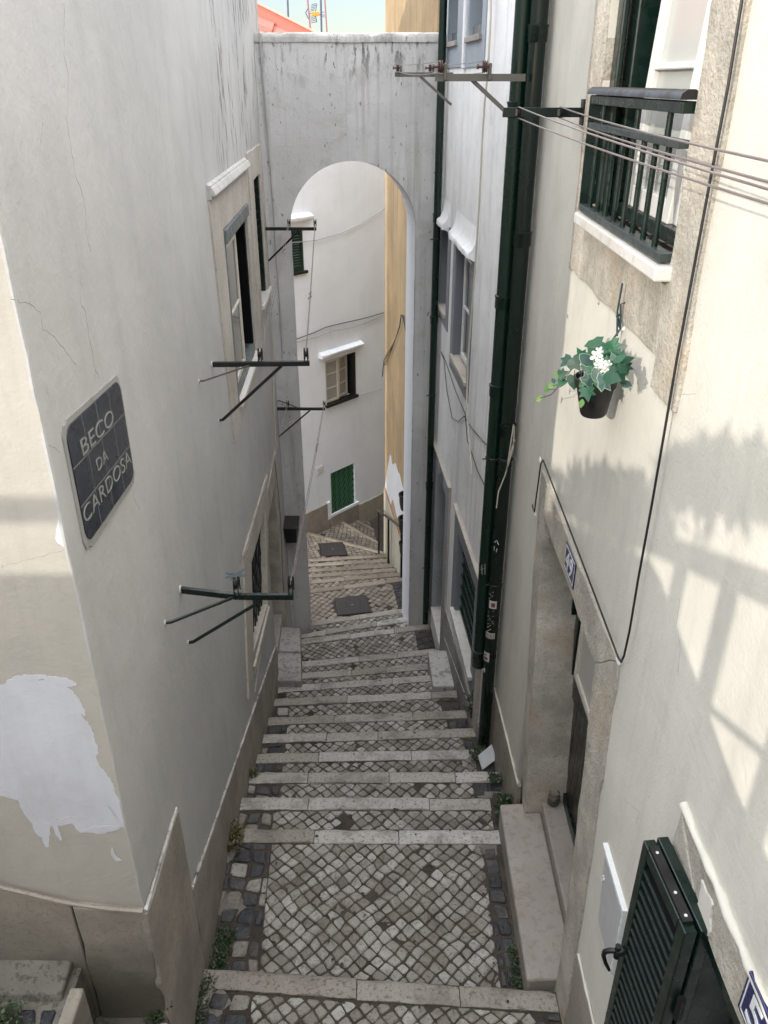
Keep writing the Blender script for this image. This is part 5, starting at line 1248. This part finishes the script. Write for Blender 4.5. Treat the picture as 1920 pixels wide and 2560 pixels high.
def leafpoly(kind):
    if kind=='ivy': return [(0,0),(.22,-.05),(.52,.10),(.36,.30),(.55,.58),(.22,.58),(0,1),(-.22,.58),(-.55,.58),(-.36,.30),(-.52,.10),(-.22,-.05)]
    if kind=='heart': return [(0,.06),(.2,-.05),(.42,.08),(.46,.32),(.30,.65),(0,1),(-.30,.65),(-.46,.32),(-.42,.08),(-.2,-.05)]
    return [(0,0),(.16,.12),(.30,.38),(.27,.65),(0,1),(-.27,.65),(-.30,.38),(-.16,.12)]
def leaf(mb, kind, u, v, size_px, ang, x=.86, tilt=(0,0), rim=None):
    r = ray(u,v); c = r*(x/r.x); s = size_px/FPX*c.length
    f = c.normalized(); up = V((0,0,1)); rt = f.cross(up).normalized(); u2 = rt.cross(f)
    n = (-f+rt*tilt[0]+u2*tilt[1]).normalized(); ax_ = (rt*math.sin(ang)+u2*math.cos(ang)); ax_ = (ax_-n*ax_.dot(n)).normalized(); sx = ax_.cross(n)
    P = leafpoly(kind); vs = []
    for a_,b_ in P: vs.append(c+sx*(a_*s)+ax_*((b_-.45)*s)-n*(.22*s*a_*a_+.10*s*(b_-.45)**2))
    ctr = c-ax_*(.05*s)+n*.0; k=len(P)
    mb.add(vs+[ctr], [(i,(i+1)%k,k) for i in range(k)])
    if rim is not None:
        for i in range(k): 
            p,q = vs[i],vs[(i+1)%k]; rim.add([p+n*.0006,q+n*.0006,q+(ctr-q)*.10+n*.0012,p+(ctr-p)*.10+n*.0012],[(0,1,2,3)])
gl, bl, tp, rm = MB(), MB(), MB(), MB()
Z = lambda x,y: (1300+x*.20494, 700+y*.20494)
for kind,x,y,s_,a_,xx,m_ in [('ivy',930,820,58,2.6,.93,'g'),('ivy',1140,830,52,2.5,.94,'g'),('ivy',740,900,40,-.6,.90,'g'),('oval',810,975,58,2.2,.83,'b'),('ivy',560,1000,46,-2.4,.86,'b'),('ivy',680,1030,46,2.4,.85,'g'),
  ('heart',655,1240,44,3.0,.83,'g'),('oval',930,1160,52,2.7,.80,'b'),('ivy',850,1200,46,.6,.82,'b'),('oval',820,1080,50,2.0,.85,'g'),('ivy',1060,1230,56,1.3,.81,'b'),('oval',1110,1190,62,1.9,.82,'g'),('ivy',1270,980,56,1.2,.93,'g'),('ivy',1150,980,46,-.5,.88,'b'),
  ('ivy',1200,1080,44,2.2,.88,'g'),('ivy',1290,1090,44,2.8,.94,'b'),('ivy',1040,900,40,.8,.90,'g'),('ivy',1180,900,38,.3,.92,'g'),('ivy',820,1390,46,2.9,.80,'g'),('oval',750,1500,30,3.0,.81,'t'),('oval',760,1270,30,.9,.81,'g'),('oval',1290,1270,42,1.9,.90,'b'),
  ('ivy',530,1140,34,1.2,.84,'g'),('ivy',450,1140,24,-1.1,.84,'t'),('heart',515,1245,32,1.5,.84,'g'),('oval',410,1230,24,2.6,.84,'b'),('ivy',380,1280,22,-.4,.84,'t'),('oval',325,1330,24,-2.8,.84,'t'),('oval',235,1445,26,-2.5,.84,'t'),('oval',880,880,36,-.8,.90,'g'),('ivy',1000,1080,44,.2,.85,'g'),('ivy',1080,1010,44,1.0,.86,'g'),('oval',960,1230,50,2.9,.82,'g'),('ivy',880,1120,40,-2,.84,'g'),('ivy',1230,1180,44,2.4,.88,'g'),('oval',1000,830,40,.6,.92,'g')]:
    leaf({'g':gl,'b':bl,'t':tp}[m_], kind, *Z(x,y), s_*.84, a_, xx, (rnd(-.5,.3),rnd(-.1,.6)), rm if m_=='b' else None)
for q in range(46):
    leaf(gl, random.choice(['ivy','oval']), *Z(rnd(760,1250),rnd(900,1180)), rnd(20,36), rnd(0,6.28), rnd(.87,.93), (rnd(-.6,.6),rnd(-.2,.8)))
gl.build('foliage', M['leaf'], pt); bl.build('foliage', M['leafblue'], pt); tp.build('foliage', M['leaftip'], pt)
rm.build('leaf_edge', paint('leaf_rim',(.16,.24,.17),rough=.6), pt)
X_ = lambda x,y,xx=.845: (lambda r: r*(xx/r.x))(ray(*Z(x,y)))
stm = MB().tube([X_(760,1050,.88),X_(640,1080),X_(560,1180),X_(480,1290),X_(380,1400),X_(300,1425),X_(240,1440)],.0022,5).tube([X_(560,1180),X_(470,1280),X_(400,1285)],.0016,4).tube([X_(480,1290),X_(440,1335),X_(340,1335)],.0016,4).tube([X_(670,1100),X_(655,1180,.83)],.0018,4).tube([X_(760,1100,.83),X_(720,1300,.80),X_(760,1380,.80)],.0014,4).tube([X_(560,1000,.86),X_(640,1010,.87)],.0018,4)
stm.build('trailing_stem', M['stem'], pt)
def flower(x, y, xx, s_):
    mb = MB(); r = ray(*Z(x,y)); c = r*(xx/r.x); f=c.normalized(); rt=f.cross(V((0,0,1))).normalized(); u2=rt.cross(f); s = s_/FPX*c.length
    n=(-f+u2*rnd(-.3,.3)+rt*rnd(-.3,.3)).normalized()
    for k in range(5):
        t=2*math.pi*k/5+rnd(-.2,.2); d=(rt*math.cos(t)+u2*math.sin(t)); sd=d.cross(n)
        pts=[c, c+d*s*.3+sd*s*.22+n*s*.08, c+d*s*.62+sd*s*.30+n*s*.10, c+d*s*.9+sd*s*.12+n*s*.02, c+d*s*.9-sd*s*.12+n*s*.02, c+d*s*.62-sd*s*.30+n*s*.10, c+d*s*.3-sd*s*.22+n*s*.08, c+d*s*.5+n*s*.02]
        mb.add(pts,[(0,1,7),(1,2,7),(2,3,7),(3,4,7),(4,5,7),(5,6,7),(6,0,7)])
    o = mb.build('flower', M['petal'], pt)
    MB().lathe(c+n*.001,[(.003,0),(.002,.004)],6,n).build('stamen', M['leaftip'], o)
for a_ in ((930,930,.82,17),(970,865,.84,12),(945,1055,.81,13),(1020,1035,.80,13),(1068,1030,.82,12),(1030,1095,.805,12),(990,1000,.81,11)): flower(*a_)

# ================================================================ TERRACE BEHIND THE CAMERA (casts the shadows on the cream wall)
tr = MB().box((-5.2,-6,-9.4),(.995,-.0,-1.74)).build('terrace', M['cement']); struct(tr)
SY = .16
rlg = thing('terrace_railing', 'iron railing of the terrace above the alley with square posts', 'railing', (-1.2,SY,-1.7))
MB().box((-2.9,SY-.03,-.545),(.55,SY+.03,-.465)).build('top_rail', M['black'], rlg)
MB().box((-1.0,SY-.012,-.99),(.55,SY+.012,-.965)).build('middle_rail', M['black'], rlg)
for x in (-2.4,-1.75,-1.123,-.775,-.35,.1,.45): MB().box((x-.03,SY-.03,-1.74),(x+.03,SY+.03,-.54)).build('post', M['black'], rlg)
pw = thing('shadow_parapet', 'unseen low parapet with a sloping end, added to shade the alley walls', 'wall', (-4,0,-1.74))
TF = Frame((0,.12,0),(1,0,0))
MB().prism(TF,[(-5.2,-1.74),(-.25,-1.74),(-.30,-1.25),(-.62,-1.10),(-1.45,-.56),(-5.2,-.56)],0,.14).build('wall', M['cement'], pw, bevel=.01)  # unseen wall added, outline shaped to throw the shade on both walls
MB().box((-5.2,.05,-.34),(-2.95,.12,-.27)).build('coping', M['step'], pw)  # bar added for the shade band on the end wall
for x in (-5.0,-4.0,-3.0): MB().box((x-.04,.06,-.56),(x+.04,.11,-.34)).build('post', M['black'], pw)
def shrub(label, c, rx, rz, n, L=.10):
    t = thing('shadow_shrub', label, 'shrub', c, 'leafy shadow casters added on the terrace'); mb=MB(); c=V(c)
    for i in range(n):
        while True:
            q=V((rnd(-1,1),rnd(-1,1),rnd(-1,1)))
            if q.length<1: break
        p_=c+V((q.x*rx,q.y*.12,q.z*rz))
        leafquad(mb,p_,V((rnd(-1,1),rnd(-1,1),rnd(-.8,.8))),V((0,0,1)),L*rnd(.6,1.2),L*rnd(.4,.7))
    mb.build('foliage',M['weed'],t)  # leaf mass added for its shadow, standing in for an unknown thing
    st=MB()
    for k in range(4): st.tube([c+V((rnd(-.2,.2)*rx,0,-rz-.15)),c+V((rnd(-.6,.6)*rx,rnd(-.05,.05),rz*.4))],.006,5)
    st.build('stem',M['stem'],t)
shrub('unseen long dense shrub added above the parapet to cast a wall shadow', (-2.15,.05,-.36), .85, .16, 1500)
shrub('unseen flat topped shrub added over the railing to cast a wall shadow', (-1.15,.05,-.17), .46, .11, 800)

# ================================================================ CAMERA AND LIGHT
cam_d = bpy.data.cameras.new('camera'); cam = bpy.data.objects.new('camera', cam_d); COL.objects.link(cam)
cam.location = (0,0,0); cam.rotation_euler = (math.radians(90)-PITCH, 0, 0)
cam_d.sensor_fit = 'VERTICAL'; cam_d.sensor_height = 24; cam_d.lens = 24*FPX/2560; cam_d.clip_end = 1000; cam_d.clip_start = .05
scene.camera = cam
LD = V((1,1.02,-.42)).normalized()
sun_d = bpy.data.lights.new('sun','SUN'); sun = bpy.data.objects.new('sun', sun_d); COL.objects.link(sun)
sun_d.energy = SUN; sun_d.angle = math.radians(.7); sun_d.color = (1,.93,.82)
sun.rotation_euler = LD.to_track_quat('-Z','Y').to_euler(); sun.location = -LD*20
w = bpy.data.worlds.new('World'); scene.world = w; w.use_nodes = True
nt = w.node_tree; bg = nt.nodes['Background']; sky = nt.nodes.new('ShaderNodeTexSky')
sky.sky_type = 'NISHITA'; sky.sun_disc = False; sky.sun_elevation = math.asin(-LD.z); sky.sun_rotation = math.atan2(-LD.x, -LD.y)
sky.air_density = AIR; sky.dust_density = DUST; sky.ozone_density = OZ
# fill added over the clear sky to lift shade, brighter overhead than at the horizon
tcw = nt.nodes.new('ShaderNodeTexCoord'); sep = nt.nodes.new('ShaderNodeSeparateXYZ'); nt.links.new(tcw.outputs['Generated'], sep.inputs[0])
veil = mixc(nt, ramp(nt, sep.outputs[2], .05, .75), VH, VZ)
nt.links.new(mixc(nt, 1.0, sky.outputs[0], veil, 'ADD'), bg.inputs[0]); bg.inputs[1].default_value = SKY
scene.view_settings.view_transform = 'Standard'; scene.view_settings.look = 'None'; scene.view_settings.exposure = EXPO; scene.view_settings.gamma = 1
scene.cycles.max_bounces = 10; scene.cycles.diffuse_bounces = 6
